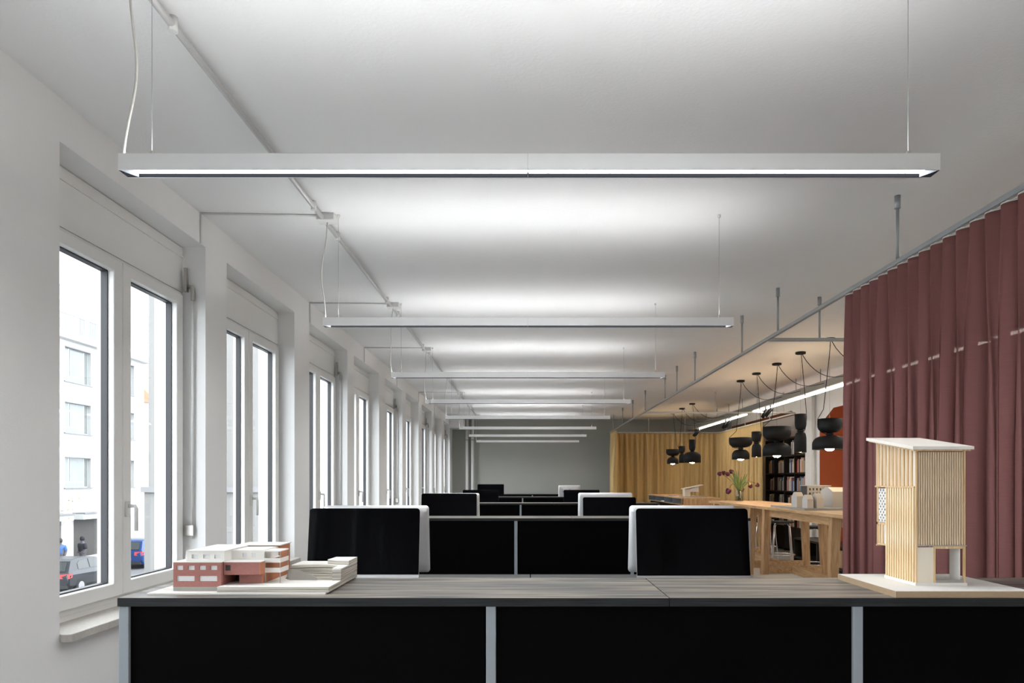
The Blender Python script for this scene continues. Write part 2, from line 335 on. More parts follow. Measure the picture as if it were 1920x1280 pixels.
# ------------------------------------------------------------------ linear pendant lamps
LZ0, LZ1 = EYE + .9125, EYE + .960
def make_lamp(y, label):
    x0, x1 = -1.2, 1.21; yb = y + .053
    t = thing('linear_pendant_lamp', (0, y + .026, LZ0), label, 'lamp', 'linear pendant lamps over the desk rows')
    mb = MB()
    mb.box(x0, x1, y, y + .003, LZ0, LZ1); mb.box(x0, x1, yb - .003, yb, LZ0, LZ1); mb.box(x0, x1, y + .003, yb - .003, LZ0 + .019, LZ1 - .012)
    mb.build('housing', CHROME, t)
    mb = MB(); mb.box(x0 + .003, x1 - .003, yb - .0042, yb - .003, LZ0 + .0003, LZ0 + .0175); mb.box(x0 + .003, x1 - .003, y + .003, y + .0036, LZ0 + .0003, LZ0 + .0175); mb.build('reflector', MIRRORDARK, t)  # inner faces coloured as a dark reflection
    for ya in (y - .0004, yb - .0026): B(x0, x1, ya, ya + .003, LZ1, LZ1 + .0012).build('top_highlight_rim', PLASTIC, t)  # white rim added to draw the highlight along the housing edge
    for xe, sg in ((x0, 1), (x1, -1)):
        e = MB(); e.hexa([(xe, y + .003, LZ0), (xe + sg * .003, y + .003, LZ0), (xe + sg * .035, yb - .003, LZ0), (xe, yb - .003, LZ0),
                          (xe, y + .003, LZ0 + .018), (xe + sg * .003, y + .003, LZ0 + .018), (xe + sg * .035, yb - .003, LZ0 + .018), (xe, yb - .003, LZ0 + .018)])
        e.build('end_cap', CAPM, t)
        B(min(xe, xe + sg * .003), max(xe, xe + sg * .003), y + .003, yb - .003, LZ0 + .018, LZ1).build('end_plate', STEEL, t)
    for a, b in ((x0 + .03, -.001), (.004, x1 - .03)):
        B(a, b, y + .0040, yb - .0044, LZ0 + .0115, LZ0 + .0185).build('downlight_diffuser', DNM, t)
    B(x0 + .02, x1 - .02, y + .006, yb - .006, LZ1 - .012, LZ1 - .009).build('uplight_diffuser', UPM, t)
    B(.0003, .0017, y - .0002, yb + .0002, LZ0 - .0002, LZ1 + .0002).build('joint_plate', PLASTIC, t)
    for xw in (-1.115, 1.13):
        wv = MB().tube([(xw, y + .027, LZ1 - .01), (xw, y + .027, CZ)], .0009, 5).build('suspension_wire', WIRE, t)
        MB().tube([(xw, y + .027, LZ1 - .01), (xw, y + .027, LZ1 + .018)], .006, 8).build('wire_gripper', NICKEL, wv)
        MB().tube([(xw, y + .027, CZ - .016), (xw, y + .027, CZ)], .009, 8).build('ceiling_fixing', PLASTIC, wv)
    n = 14; pts = []; ph = R.uniform(0, 6)
    for k in range(n + 1):
        f = k / n
        pts.append((-1.19 + .02 * math.sin(PI * f) * (1 if y < 3 else -1) - .006 + .014 * f + .006 * math.sin(f * 9 + ph), y + .03 + .004 * math.sin(f * 7 + ph), LZ1 - .012 + f * (CZ - .03 - LZ1)))
    MB().tube(pts, .0038, 6).build('power_cord', CORDW, t)
for k, y in enumerate(LY):
    if k < 2: make_lamp(y, ['linear pendant lamp behind the photographer', 'linear pendant lamp overhead, outside the top of the picture'][k])
    else: make_lamp(y, ('long silver linear pendant lamp, ' + (ORD[k - 2] + ' one from the front' if k > 2 else 'the largest one at the front') + ' of the hanging row'))

# ------------------------------------------------------------------ highboards with plywood tops
HZ = 1.084; HT = .0235; HX0, HX1 = -1.112, 1.912
HROWS = [1.85, 5.85, 9.85, 13.85, 16.93]
WHERE = ['carrying the brick and timber models', 'behind the first pair of computers', 'behind the second pair of computers', 'behind the third pair of computers', 'against the grey end wall']
for r, y0 in enumerate(HROWS):
    t = thing('highboard', ((HX0 + HX1) / 2, y0 + .2, 0), 'black panelled highboard with grey steel posts ' + WHERE[r], 'cabinet', 'black highboards between the desk rows')
    yb = y0 + .375; zt = HZ - HT
    px = [HX0 + .014 + k * .9987 for k in range(4)] if r < 4 else [HX0 + .514 + k * .72 for k in range(4)]
    for x in px:
        for ya in (y0 + .006, yb - .026): B(x - .0135, x + .0135, ya, ya + .026, 0, zt).build('post', STEEL, t, bevel=.002)
        B(x - .006, x + .006, y0 + .032, yb - .026, .06, zt).build('side_panel', BLACKP, t)
    for k in range(3):
        a, b = px[k] + .0135, px[k + 1] - .0135
        B(a, b, y0 + .016, y0 + .022, .06, zt).build('front_panel', BLACKP, t)
        B(a, b, yb - .02, yb - .014, .06, zt).build('rear_panel', BLACKP, t)
        B(a, b, y0 + .022, yb - .02, .06, .075).build('bottom_panel', BLACKP, t)
        B(a, b, y0 + .022, yb - .02, .56, .575).build('shelf', BLACKP, t)
    for k, (a, b, side) in enumerate(((HX0, .384, 'left'), (.386, HX1, 'right'))):
        mb = B(a, b, y0, y0 + .39, zt, HZ)
        o = mb.build('plywood_top', [PLYTOP, PLYEDGE], bevel=.0012)
        for p in o.data.polygons: p.material_index = 0 if p.normal.z > .9 else 1
        tag(o, ('dark stained plywood top board under the %s model' % ('brick building' if k == 0 else 'timber tower')) if r == 0 else ('dark stained plywood top, %s half of the highboard %s' % (['window side', 'curtain side'][k], WHERE[r])), 'worktop', 'plywood tops of the highboards')

# ------------------------------------------------------------------ desks
DZ = .72
DROW = [(3.28, 'first'), (7.28, 'second'), (11.28, 'third')]
def make_desk(x0, x1, y0, y1, label):
    t = thing('desk', ((x0 + x1) / 2, (y0 + y1) / 2, 0), label, 'desk', 'grey desks between the highboards')
    B(x0, x1, y0, y1, DZ - .025, DZ).build('desk_top', DESKM, t, bevel=.002)
    for x in (x0 + .05, x1 - .05):
        for y in (y0 + .08, y1 - .08): B(x - .02, x + .02, y - .02, y + .02, 0, DZ - .025).build('leg', STEEL, t)
    B(x0 + .07, x1 - .07, (y0 + y1) / 2 - .015, (y0 + y1) / 2 + .015, DZ - .07, DZ - .025).build('cross_beam', STEEL, t)
for y, nm in DROW + [(15.0, 'fourth')]:
    for j, (ya, yb, wh) in enumerate(((y, y + .845, 'near'), (y + .855, y + 1.71, 'far'))):
        if nm == 'fourth' and j == 1: yb = y + 1.6
        make_desk(-1.45, .018, ya, yb, 'grey desk, %s left one in the %s computer row' % (wh, nm))
        make_desk(.024, 1.95 if nm != 'fourth' else 1.85, ya, yb, 'grey desk, %s right one in the %s computer row' % (wh, nm))

# ------------------------------------------------------------------ computers
def rrect(wd, z0, z1, r, inset=0.0, n=5):
    a, b = wd / 2 - inset, r; pts = []
    for cx, cz, s0 in ((a - b, z1 - inset - b, 0), (-a + b, z1 - inset - b, PI / 2), (-a + b, z0 + inset + b, PI), (a - b, z0 + inset + b, 1.5 * PI)):
        for k in range(n + 1): an = s0 + PI / 2 * k / n; pts.append((cx + b * math.cos(an), cz + b * math.sin(an)))
    return pts
def make_computer(xc, y, ztop, away, label, wd=.65, silver=True, tilt=8):
    """screen faces -y in local space; turned round when away"""
    hp = wd * (.645 if away else .69) if silver else wd * .60; z1 = 0; z0 = -hp
    t = thing('desktop_computer' if silver else 'monitor', (xc, y, DZ), label, 'computer' if silver else 'monitor', 'computers on the desks')
    zc = ztop - DZ; an = math.radians(tilt); sg = -1 if away else 1
    def place(p):          # local : hinge in the middle of panel
        x, yy, z = p; zz = z + hp / 2
        y2 = yy * math.cos(an) + zz * math.sin(an); z2 = -yy * math.sin(an) + zz * math.cos(an)
        return (xc + sg * x, y + sg * y2, DZ + zc - hp / 2 * math.cos(an) + z2)
    def put(mb, name, m, par): mb.v = [place(p) for p in mb.v]; return mb.build(name, m, par)
    body = MB(); loops = []
    for ins, yy, rr in ((0, 0, .020), (0, .007, .020), (.03, .014, .03), (.09, .026, .05), (.16, .036, .06)):
        loops.append([(px, yy, pz) for px, pz in rrect(wd, z0, z1, rr, ins)])
    nn = len(loops[0]); vv = [p for l in loops for p in l]
    ff = [(i*nn+k, i*nn+(k+1)%nn, (i+1)*nn+(k+1)%nn, (i+1)*nn+k) for i in range(len(loops)-1) for k in range(nn)]
    body._add(vv, ff, True); body._add(loops[0], [list(range(nn))]); body._add(loops[-1], [list(range(nn))[::-1]])
    put(body, 'housing', ALU if silver else BEZEL, t)
    zs = z0 + (.062 if silver else .02)
    sc = MB(); pts = [p for p in rrect(wd - .002, zs - .05, z1 - .001, .019) if p[1] > zs]; pts = sorted(pts, key=lambda p: math.atan2(p[1] - (zs + z1) / 2, p[0]))
    pts = [q for q in rrect(wd - .002, zs - .05, z1 - .001, .019)][:12] + [(-wd / 2 + .001, zs), (wd / 2 - .001, zs)]
    sc.prism(pts, XYZ, -.0025, .0005); s = put(sc, 'screen', SCREEN, t)
    if not silver:
        put(MB().box(-wd / 2, wd / 2, -.004, .0, z0, zs), 'lower_bezel', BEZEL, t)
    else:
        lg = MB()   # round fruit shaped emblem with a bite and a leaf on the back
        ap = []
        for k in range(28):
            a = 2 * PI * k / 28; rr = .030 * (1 - .10 * math.cos(2 * a) - .05 * max(0, math.sin(a)) ** 8 * 3)
            px_, pz_ = rr * math.cos(a), rr * math.sin(a)
            dx, dz = px_ + .036, pz_ - .004
            if math.hypot(dx, dz) < .016: q = .016 / max(1e-6, math.hypot(dx, dz)); px_, pz_ = -.036 + dx * q, .004 + dz * q
            ap.append((px_, pz_ - hp * .40))
        lg.prism(ap, XYZ, .0355, .0372)
        lg.prism([(-.002, .032 - hp * .40), (.004, .046 - hp * .40), (-.006, .047 - hp * .40), (-.009, .036 - hp * .40)], XYZ, .0355, .0372)
        put(lg, 'emblem', BEZEL, t)
    zb = DZ + zc - hp * .5
    st = MB(); yb = sg * .05
    st.hexa([(xc - .09, y + sg * .035, DZ + .012), (xc + .09, y + sg * .035, DZ + .012), (xc + .09, y + sg * .088, DZ + .006), (xc - .09, y + sg * .088, DZ + .006),
             (xc - .09, y + sg * .045, zb), (xc + .09, y + sg * .045, zb), (xc + .09, y + sg * .056, zb), (xc - .09, y + sg * .056, zb)])
    st.build('stand', ALU if silver else BEZEL, t)
    ya, yb2 = sorted((y - sg * .05, y + sg * .09)); B(xc - .1, xc + .1, ya, yb2, DZ, DZ + .008).build('foot', ALU if silver else BEZEL, t)
    return t
make_computer(-.955, 3.98, 1.242, False, 'large black computer screen with silver chin just behind the brick model')
make_computer(.952, 3.93, 1.243, False, 'large black computer screen with silver chin before the oak table legs')
make_computer(-.93, 4.22, 1.252, True, 'silver computer seen from behind at front left, back to back with the black screen')
make_computer(.95, 4.22, 1.252, True, 'silver computer seen from behind at front right, back to back with the black screen')
make_computer(-.918, 7.98, 1.258, False, 'black screen of the silver computer at left in the second row')
make_computer(-.90, 8.20, 1.258, True, 'silver computer back mostly hidden at left in the second row')
make_computer(.935, 8.24, 1.262, True, 'pale silver computer back standing above a black monitor in the second row')
make_computer(.957, 7.95, 1.214, False, 'black monitor in front of the pale silver computer in the second row', wd=.62, silver=False)
make_computer(-.82, 11.95, 1.25, False, 'black monitor at left in the third row', wd=.63, silver=False)
make_computer(.95, 11.95, 1.25, False, 'black monitor at right in the third row', wd=.63, silver=False)
make_computer(-.83, 15.4, 1.335, False, 'tallest black monitor at left in the farthest row', wd=.60, silver=False)
make_computer(.95, 15.5, 1.312, True, 'small silver computer with dark emblem on its back in the farthest row', wd=.50)

# ------------------------------------------------------------------ curtain rails
RX, RZ = 2.036, 2.605
def rod(t, x, y, m=RAILM):
    r_ = MB().tube([(x, y, RZ), (x, y, CZ)], .009, 8).build('drop_rod', m, t)
    MB().tube([(x, y, CZ - .07), (x, y, CZ)], .016, 10).build('rod_sleeve', m, r_)
t = thing('curtain_rail', (RX, 9, RZ), 'long grey curtain rail beside the desk rows running the whole room', 'curtain rail', 'ceiling hung curtain rails')
B(RX - .014, RX + .014, 0.3, 16.8, RZ - .014, RZ + .014).build('rail', RAILM, t, bevel=.006)
for y in (.2 + .3, 2.0, 3.756, 5.55, 6.48, 8.30, 9.3, 10.1, 11.8, 13.2, 14.6, 16.2): rod(t, RX, y)
t = thing('curtain_rail', (3.5, 5.82, RZ), 'short grey curtain rail crossing to the side wall beside the red curtain', 'curtain rail', 'ceiling hung curtain rails')
B(RX + .014, 5.19, 5.806, 5.834, RZ - .012, RZ + .016).build('rail', RAILM, t, bevel=.006)
for x in (2.49, 3.6, 4.7): rod(t, x, 5.82)
def rpath(pts, rad, n=8):
    out = [Vector((*pts[0], 0))]
    for i in range(1, len(pts) - 1):
        p = Vector((*pts[i], 0)); a = (Vector((*pts[i-1], 0)) - p).normalized(); b = (Vector((*pts[i+1], 0)) - p).normalized()
        for k in range(n + 1):
            f = k / n; out.append(p + a * rad * (1 - f) ** 2 + b * rad * f ** 2)
    out.append(Vector((*pts[-1], 0))); return out
RP = rpath([(RX + .014, 12.0), (4.75, 12.0), (4.75, 16.9), (RX, 16.9), (RX, 16.8)], .16)
t = thing('curtain_rail', (3.4, 14.5, RZ), 'pale curtain rail looping round the mustard curtained corner', 'curtain rail', 'ceiling hung curtain rails')
MB().tube([(p.x, p.y, RZ) for p in RP], .015, 8).build('rail', PLASTIC, t)
for x, y in ((3.3, 12.0), (4.5, 12.0), (4.75, 13.4), (4.75, 14.9), (4.75, 16.3), (3.9, 16.9), (3.0, 16.9)): rod(t, x, y, PLASTIC)

# curtains
def curtain(name, path, wl, amp, zt, zb, m, label, seed, tape=False, nseg=9):
    rg = random.Random(seed); pts = [Vector((*p, 0)) for p in path]
    L = [0]
    for i in range(1, len(pts)): L.append(L[-1] + (pts[i] - pts[i-1]).length)
    tot = L[-1]; npl = max(2, round(tot / wl)); per = 14; n = npl * per
    am = [rg.uniform(.55, 1.3) for _ in range(npl + 2)]; sk = [rg.uniform(-.35, .35) for _ in range(npl + 2)]; mg = [rg.uniform(-.5, .5) for _ in range(npl + 2)]
    def at(s):
        s = min(max(s, 0), tot); i = 1
        while i < len(L) - 1 and L[i] < s: i += 1
        f = (s - L[i-1]) / max(1e-9, L[i] - L[i-1]); p = pts[i-1].lerp(pts[i], f); d = (pts[i] - pts[i-1]).normalized(); return p, Vector((d.y, -d.x, 0)), d
    rows = [0, .02, .06, .14, .26, .42, .6, .8, 1.0]; vv = []; ff = []
    for fz in rows:
        z = zt + (zb - zt) * fz
        for i in range(n + 1):
            u = i / per; k = min(int(u), npl); fr = u - k
            a0 = am[k] * (1 - fr) + am[min(k+1, npl)] * fr; grow = .55 + .45 * min(1, fz / .18)
            irr = min(1, fz / .35)
            ph = 2 * PI * u + irr * (sk[k] * (1 - fr) + sk[min(k+1, npl)] * fr) * 1.8
            base = math.sin(ph) + .22 * math.sin(2 * ph + .6)
            slow = math.sin(PI * u + .5 * math.sin(u * .9 + seed)) * irr * 1.1; base *= 1 - .45 * irr
            off = amp * grow * (1 + irr * (a0 - 1)) * (base + slow)
            lat = irr * wl * .22 * math.sin(2 * ph + mg[k]) * .6
            p, nr, d = at(tot * u / npl); q = p + nr * off + d * lat
            vv.append((q.x, q.y, z))
    W_ = n + 1
    for r in range(len(rows) - 1):
        for i in range(n): ff.append((r*W_+i, r*W_+i+1, (r+1)*W_+i+1, (r+1)*W_+i))
    a = pts[0].lerp(pts[-1], .5)
    t = thing(name, (a.x, a.y, zb), label, 'curtain')
    mb = MB(); mb._add(vv, ff, True); o = mb.build('cloth', m, t)
    so = o.modifiers.new('thickness', 'SOLIDIFY'); so.thickness = .0015
    if tape:
        tv = [(vv[i][0] - .001, vv[i][1], zt + .0 + .008 * abs(math.sin(PI * i / per))) for i in range(n + 1)] + [(vv[i][0] - .001, vv[i][1], zt - .006 + .008 * abs(math.sin(PI * i / per))) for i in range(n + 1)]
        mb = MB(); mb._add(tv, [(i, i+1, W_+i+1, W_+i) for i in range(n)], True); q = mb.build('heading_tape', TAPE, t)
        q.modifiers.new('thickness', 'SOLIDIFY').thickness = .002
    for k in range(npl):
        p, nr, d = at(tot * (k + .25) / npl)
        if tape: MB().box(p.x - .004, p.x + .004, p.y - .004, p.y + .004, zt - .004, RZ - .008).build('glider', TAPE, t)
    return t
curtain('curtain', [(RX, 4.345), (RX, 1.6)], .100, .040, RZ - .028, .02, REDCLOTH, 'dusty red pleated curtain hanging behind the timber tower model', 3, tape=True)
YP = rpath([(RX + .02, 15.9), (RX + .02, 16.86), (4.72, 16.86), (4.72, 13.72)], .16, 6)
curtain('curtain', [(p.x, p.y) for p in YP], .125, .048, RZ - .02, .02, YELCLOTH, 'mustard yellow curtain closing off the far corner', 11)

# ------------------------------------------------------------------ light channel on the right
t = thing('light_channel', (4.1, 11, 2.66), 'grey hanging cable channel with glowing light strips along the side wall', 'lamp')
mb = MB(); mb.box(4.0, 4.14, -2.3, 17.0, 2.665, 2.672); mb.box(4.0, 4.005, -2.3, 17.0, 2.672, 2.76); mb.box(4.135, 4.14, -2.3, 17.0, 2.672, 2.76)
mb.build('trough', RAILM, t)
for y in [-1.76 + .87 * k for k in range(22)]:
    MB().tube([(4.1, y, 2.67), (4.1, y, CZ)], .006, 6).build('hanger_rod', RAILM, t)
for a, b in ((-2.2, 1.2), (1.25, 4.95), (5.0, 8.7), (8.75, 12.45), (12.85, 16.4)):  # two nearest strips and their channel are unseen, added to brighten the right ceiling
    B(4.106, 4.136, a, b, 2.646, 2.664).build('light_strip', STRIPM, t)
for y in (11.55, 13.9, 16.35):
    for k, dy in enumerate((-.12, .12)):
        tl = -1 if k == 0 else 1
        s = thing('spotlight', (4.07, y + dy, 2.52), 'small black spotlight, %s of the pair at the %s on the light channel' % (['left', 'right'][1 - k], {11.55: 'near end', 13.9: 'middle', 16.35: 'far end'}[y]), 'spotlight', 'black spotlights on the channel')
        MB().tube([(4.07, y + dy, 2.664), (4.07, y + dy, 2.60)], .012, 8).build('stem', BLACKM, s)
        MB().tube([(4.09, y + dy, 2.62), (4.0, y + dy - .05 * tl, 2.49)], .03, 12).build('barrel', BLACKM, s)

# ------------------------------------------------------------------ spindle pendants
PEN = [(7.5, .127, .18, .685, .35), (8.3, .068, .068, .817, .35), (9.09, .18, .182, .724, .334), (9.9, .068, .068, .72, .35), (10.63, .175, .132, .676, .34),
       (13.76, .065, .17, .84, .376), (14.67, .065, .065, .756, .395), (15.6, .15, .13, .731, .40)]
PLAB = ['black pendant with small bowl over wide dome, half behind the red curtain', 'slim black double cylinder pendant, tallest one beside the bookcase', 'largest black pendant with equal wide bowl and dome',
        'slim black pendant between the two big bowl pendants', 'black pendant with wide bowl over smaller dome above the tulips', 'black pendant with slim cylinder over wide dome before the mustard curtain',
        'slim black pendant in the far group of three', 'black pendant with wide bowl over small dome, leftmost of the far group']
PX = 3.32
for k, (y, ru, rl, zt, zb) in enumerate(PEN):
    zt += EYE; zb += EYE; hn = .03
    t = thing('pendant_lamp', (PX, y, zb), PLAB[k], 'lamp', 'black spindle pendants above the tables')
    zn = zb + (zt - zb) * (.50 if rl > .1 else .56); rn = .034
    up = [(rn, zn), (rn, zn + .016)]; hc = min(.085, (zt - zn) * .5)
    for q in range(1, 9): an = PI / 2 * q / 8; up.append((rn + (ru - rn) * math.sin(an) ** .8, zn + .016 + hc * (1 - math.cos(an))))
    up += [(ru, zt), (ru - .005, zt), (ru - .006, zn + .016 + hc + .004), (.6 * ru, zn + .07), (.001, zn + .06)]
    MB().lathe(PX, y, up, 28).build('upper_shade', BLACKM, t)
    lo = [(rn, zn), (rn, zn - .016)]; hc = min(.095, (zn - zb) * .55)
    for q in range(1, 9): an = PI / 2 * q / 8; lo.append((rn + (rl - rn) * math.sin(an) ** .8, zn - .016 - hc * (1 - math.cos(an))))
    lo += [(rl, zb), (rl - .004, zb), (rl - .005, zn - .016 - hc - .004), (.6 * rl, zn - .07), (.001, zn - .06)]
    MB().lathe(PX, y, lo, 28).build('lower_shade', BLACKM, t)
    rb = min(.05, rl * .7); zc_ = zb + (.012 if rl > .1 else .03)
    MB().lathe(PX, y, [(max(.001, rb * math.sin(PI * q / 10)), zc_ - rb * .6 * math.cos(PI * q / 10)) for q in range(11)], 16).build('bulb', BULBM, t)
    MB().lathe(PX, y, [(.001, zn + .075), (min(.045, ru * .6), zn + .075), (min(.045, ru * .6), zn + .085), (.001, zn + .09)], 16).build('upward_bulb', BULBUP, t)
    MB().lathe(PX, y, [(rn + .002, zn - .008), (rn + .009, zn - .004), (rn + .009, zn + .004), (rn + .002, zn + .008)], 16).build('cord_winding', CORD, t)
    MB().lathe(PX, y, [(.001, CZ), (.06, CZ), (.06, CZ - .022), (.055, CZ - .025), (.001, CZ - .025)], 24).build('canopy', BLACKM, t)
    sgn = 1 if k % 2 else -1
    pts = [(PX + .01, y, CZ - .025)]
    for q in range(1, 9):
        f = q / 9; pts.append((PX + .01 + sgn * min(ru, .1) * .9 * f ** 1.6 + .012 * math.sin(PI * f) * sgn, y, CZ - .025 + (zt + .01 - CZ + .025) * f))
    pts += [(PX + sgn * (ru + .004), y, zt), (PX + sgn * (ru + .006), y, zt - .05), (PX + sgn * (ru * .75), y - .01, zn + .02), (PX + sgn * (rn + .005), y - .01, zn)]
    MB().tube(pts, .0042, 6).build('cord', CORD, t)
    MB().tube([(PX, y, CZ - .02), (PX, y, zn + .08)], .0012, 5).build('suspension_wire', WIRE, t)
    pts = []
    for q in range(15):
        f = q / 14; pts.append((PX + .02 + (4.07 - PX - .02) * f, y + .12 * f, CZ - .025 + (2.76 - CZ + .01) * f - .17 * math.sin(PI * f ** .8)))
    MB().tube(pts, .0042, 6).build('swag_cord', CORD, t)

# ------------------------------------------------------------------ oak high tables and stools
TZ = 1.10
def make_table(y0, y1, label):
    t = thing('high_table', (3.2, (y0 + y1) / 2, 0), label, 'table', 'oak high tables')
    for k in range(5):
        a = 2.80 + .16 * k; B(a + .0006, a + .1594, y0, y1, TZ - .034, TZ).build('plank', OAK, t, bevel=.002)
    for y in (y0 + .32, y1 - .20):
        for s in (-1, 1):
            xt, xb = 3.2 + s * .33, 3.2 + s * .37; hw = .045
            mb = MB(); mb.hexa([(xb - hw * .7, y - .04, 0), (xb + hw * .7, y - .04, 0), (xb + hw * .7, y + .04, 0), (xb - hw * .7, y + .04, 0),
                                (xt - hw, y - .04, TZ - .034), (xt + hw, y - .04, TZ - .034), (xt + hw, y + .04, TZ - .034), (xt - hw, y + .04, TZ - .034)])
            mb.build('leg', OAKX, t, bevel=.004)
        B(2.915, 3.485, y - .03, y + .03, TZ - .13, TZ - .034).build('top_rail', OAK, t)
        B(2.88, 3.52, y - .03, y + .03, .30, .39).build('foot_rail', OAK, t)
    for x in (2.9, 3.5): B(x - .014, x + .014, y0 + .36, y1 - .24, TZ - .12, TZ - .034).build('apron', OAK, t)
    B(3.16, 3.24, y0 + .35, y1 - .23, .30, .39).build('stretcher', OAK, t)
make_table(6.05, 8.38, 'near oak high table carrying the pale house models')
make_table(8.385, 10.55, 'far oak high table carrying the vase of tulips')
def make_stool(x, y, label, rot=.3):
    t = thing('bar_stool', (x, y, 0), label, 'stool', 'black seated chrome bar stools')
    MB().lathe(x, y, [(.001, .80), (.165, .80), (.175, .792), (.172, .778), (.15, .772), (.001, .772)], 24).build('seat', BLACKM, t)
    for k in range(4):
        a = rot + PI / 2 * k; c, s = math.cos(a), math.sin(a)
        MB().tube([(x + .04 * c, y + .04 * s, .765), (x + .12 * c, y + .12 * s, .76), (x + .15 * c, y + .15 * s, .72), (x + .22 * c, y + .22 * s, 0)], .0095, 8).build('leg', TUBE, t)
    MB().tube([(x + .19 * math.cos(2*PI*k/24), y + .19 * math.sin(2*PI*k/24), .30) for k in range(25)], .006, 6, caps=False).build('foot_ring', TUBE, t)
make_stool(3.86, 9.15, 'black seated chrome bar stool nearest the red curtain')
make_stool(3.84, 10.3, 'black seated chrome bar stool in front of the bookcase shelves', .5)
make_stool(4.02, 11.5, 'chrome bar stool farthest behind the table legs', .1)
make_stool(3.60, 11.05, 'chrome bar stool half hidden beyond the far table end', .7)

# ------------------------------------------------------------------ vase and tulips
VX, VY = 3.19, 10.28
VG = glass('vase_glass', (0.88, 0.90, 0.90), 0.10)
t = thing('glass_vase', (VX, VY, TZ), 'clear glass vase holding tulips on the oak table', 'vase')
MB().lathe(VX, VY, [(.001, TZ), (.058, TZ), (.062, TZ + .175), (.059, TZ + .175), (.055, TZ + .008), (.001, TZ + .008)], 24).build('glass_wall', VG, t)
MB().lathe(VX, VY, [(.001, TZ + .009), (.054, TZ + .009), (.056, TZ + .075), (.001, TZ + .075)], 24).build('water', glass('vase_water', (0.72, 0.74, 0.62), 0.08), t)
LEAF = mat('tulip_leaf', (0.16, 0.23, 0.07), 0.5, noise=0.3, scale=30)
PETAL = mat('purple_petal', (0.11, 0.018, 0.055), 0.5, noise=0.5, scale=40)
PETALT = mat('yellow_petal_base', (0.62, 0.35, 0.12), 0.5, noise=0.2, scale=40)
TUL = [(-.25, .03, .40, 'purple tulip at the far left of the bouquet'), (-.185, .05, .41, 'purple tulip second from the left in the bouquet'), (-.155, -.03, .39, 'dark purple tulip third from the left in the bouquet'),
       (-.085, .02, .42, 'upright purple tulip with yellow centre in the bouquet'), (-.165, -.06, .20, 'open purple tulip drooping to the left of the vase'), (.155, .03, .26, 'purple tulip leaning right over the table'),
       (.235, -.01, .27, 'purple tulip at the far right of the bouquet'), (.06, .07, .215, 'small dark tulip hanging behind the vase rim')]
for k, (dx, dy, dz, lb) in enumerate(TUL):
    t = thing('tulip', (VX + dx * .08, VY + dy * .08, TZ + .01), lb, 'flower', 'tulips in the glass vase')
    b0 = Vector((VX + dx * -.12, VY + dy * -.2, TZ + .012)); b3 = Vector((VX + dx, VY + dy, TZ + dz)); b1 = Vector((VX + dx * .1, VY + dy * .1, TZ + .22)); b2 = Vector((VX + dx * .62, VY + dy * .6, TZ + max(dz, .3) + (.04 if dz < .3 else -.03)))
    pts = [b0 * (1-f)**3 + b1 * 3*f*(1-f)**2 + b2 * 3*f*f*(1-f) + b3 * f**3 for f in [i / 10 for i in range(11)]]
    MB().tube(pts, .0042, 6).build('stem', LEAF, t)
    d = (b3 - b2).normalized(); a = d.orthogonal().normalized(); bq = d.cross(a); sz = .062 if k == 4 else .048
    mb = MB()
    for q in range(6):
        an = 2 * PI * q / 6; rr = 1.0 if q % 2 else .85
        o = a * math.cos(an) + bq * math.sin(an); s_ = a * -math.sin(an) + bq * math.cos(an); vv = []
        for i, (hh, ro, wd) in enumerate(((0, .1, .18), (.35, .55, .45), (.8, .62, .5), (1.25, .5, .3), (1.55, .36, .05))):
            for e in (-1, 0, 1): vv.append(b3 + d * hh * sz + o * (ro * rr * sz * (1 if e == 0 else .85)) + s_ * e * wd * sz)
        mb.cur = 0
        mb._add(vv, [(i*3+j, i*3+j+1, i*3+j+4, i*3+j+3) for i in range(4) for j in range(2)], True)
    mb.cur = 1; mb.lathe(0, 0, [(.001, 0)], 3) if False else None
    o_ = mb.build('bloom', [PETAL, PETALT], t)
    for i, p in enumerate(o_.data.polygons): p.material_index = 1 if (i % 8) < 2 else 0
    o_.modifiers.new('thickness', 'SOLIDIFY').thickness = .001
    for q in range(2):
        an = k * 1.1 + q * 2.4; r_ = .05 + .07 * ((k * 7 + q * 3) % 5) / 5; hgt = .22 + .05 * ((k + q * 2) % 4)
        base = Vector((VX, VY, TZ + .10)); tip = Vector((VX + r_ * math.cos(an) * 1.3, VY + r_ * math.sin(an), TZ + .10 + hgt)); vv = []
        sd = Vector((-math.sin(an + .6), math.cos(an + .6), 0)); sd = Vector((.8, .4, 0)) if abs(math.cos(an)) < .4 else sd
        for i in range(7):
            f = i / 6; p = base.lerp(tip, f) + Vector((math.cos(an), math.sin(an), 0)) * .04 * f * f; wd = .018 * math.sin(PI * (.12 + .86 * f))
            vv += [p - sd * wd, p + sd * wd]
        m2 = MB(); m2._add(vv, [(2*i, 2*i+1, 2*i+3, 2*i+2) for i in range(6)], True); l_ = m2.build('leaf', LEAF, t); l_.modifiers.new('thickness', 'SOLIDIFY').thickness = .001

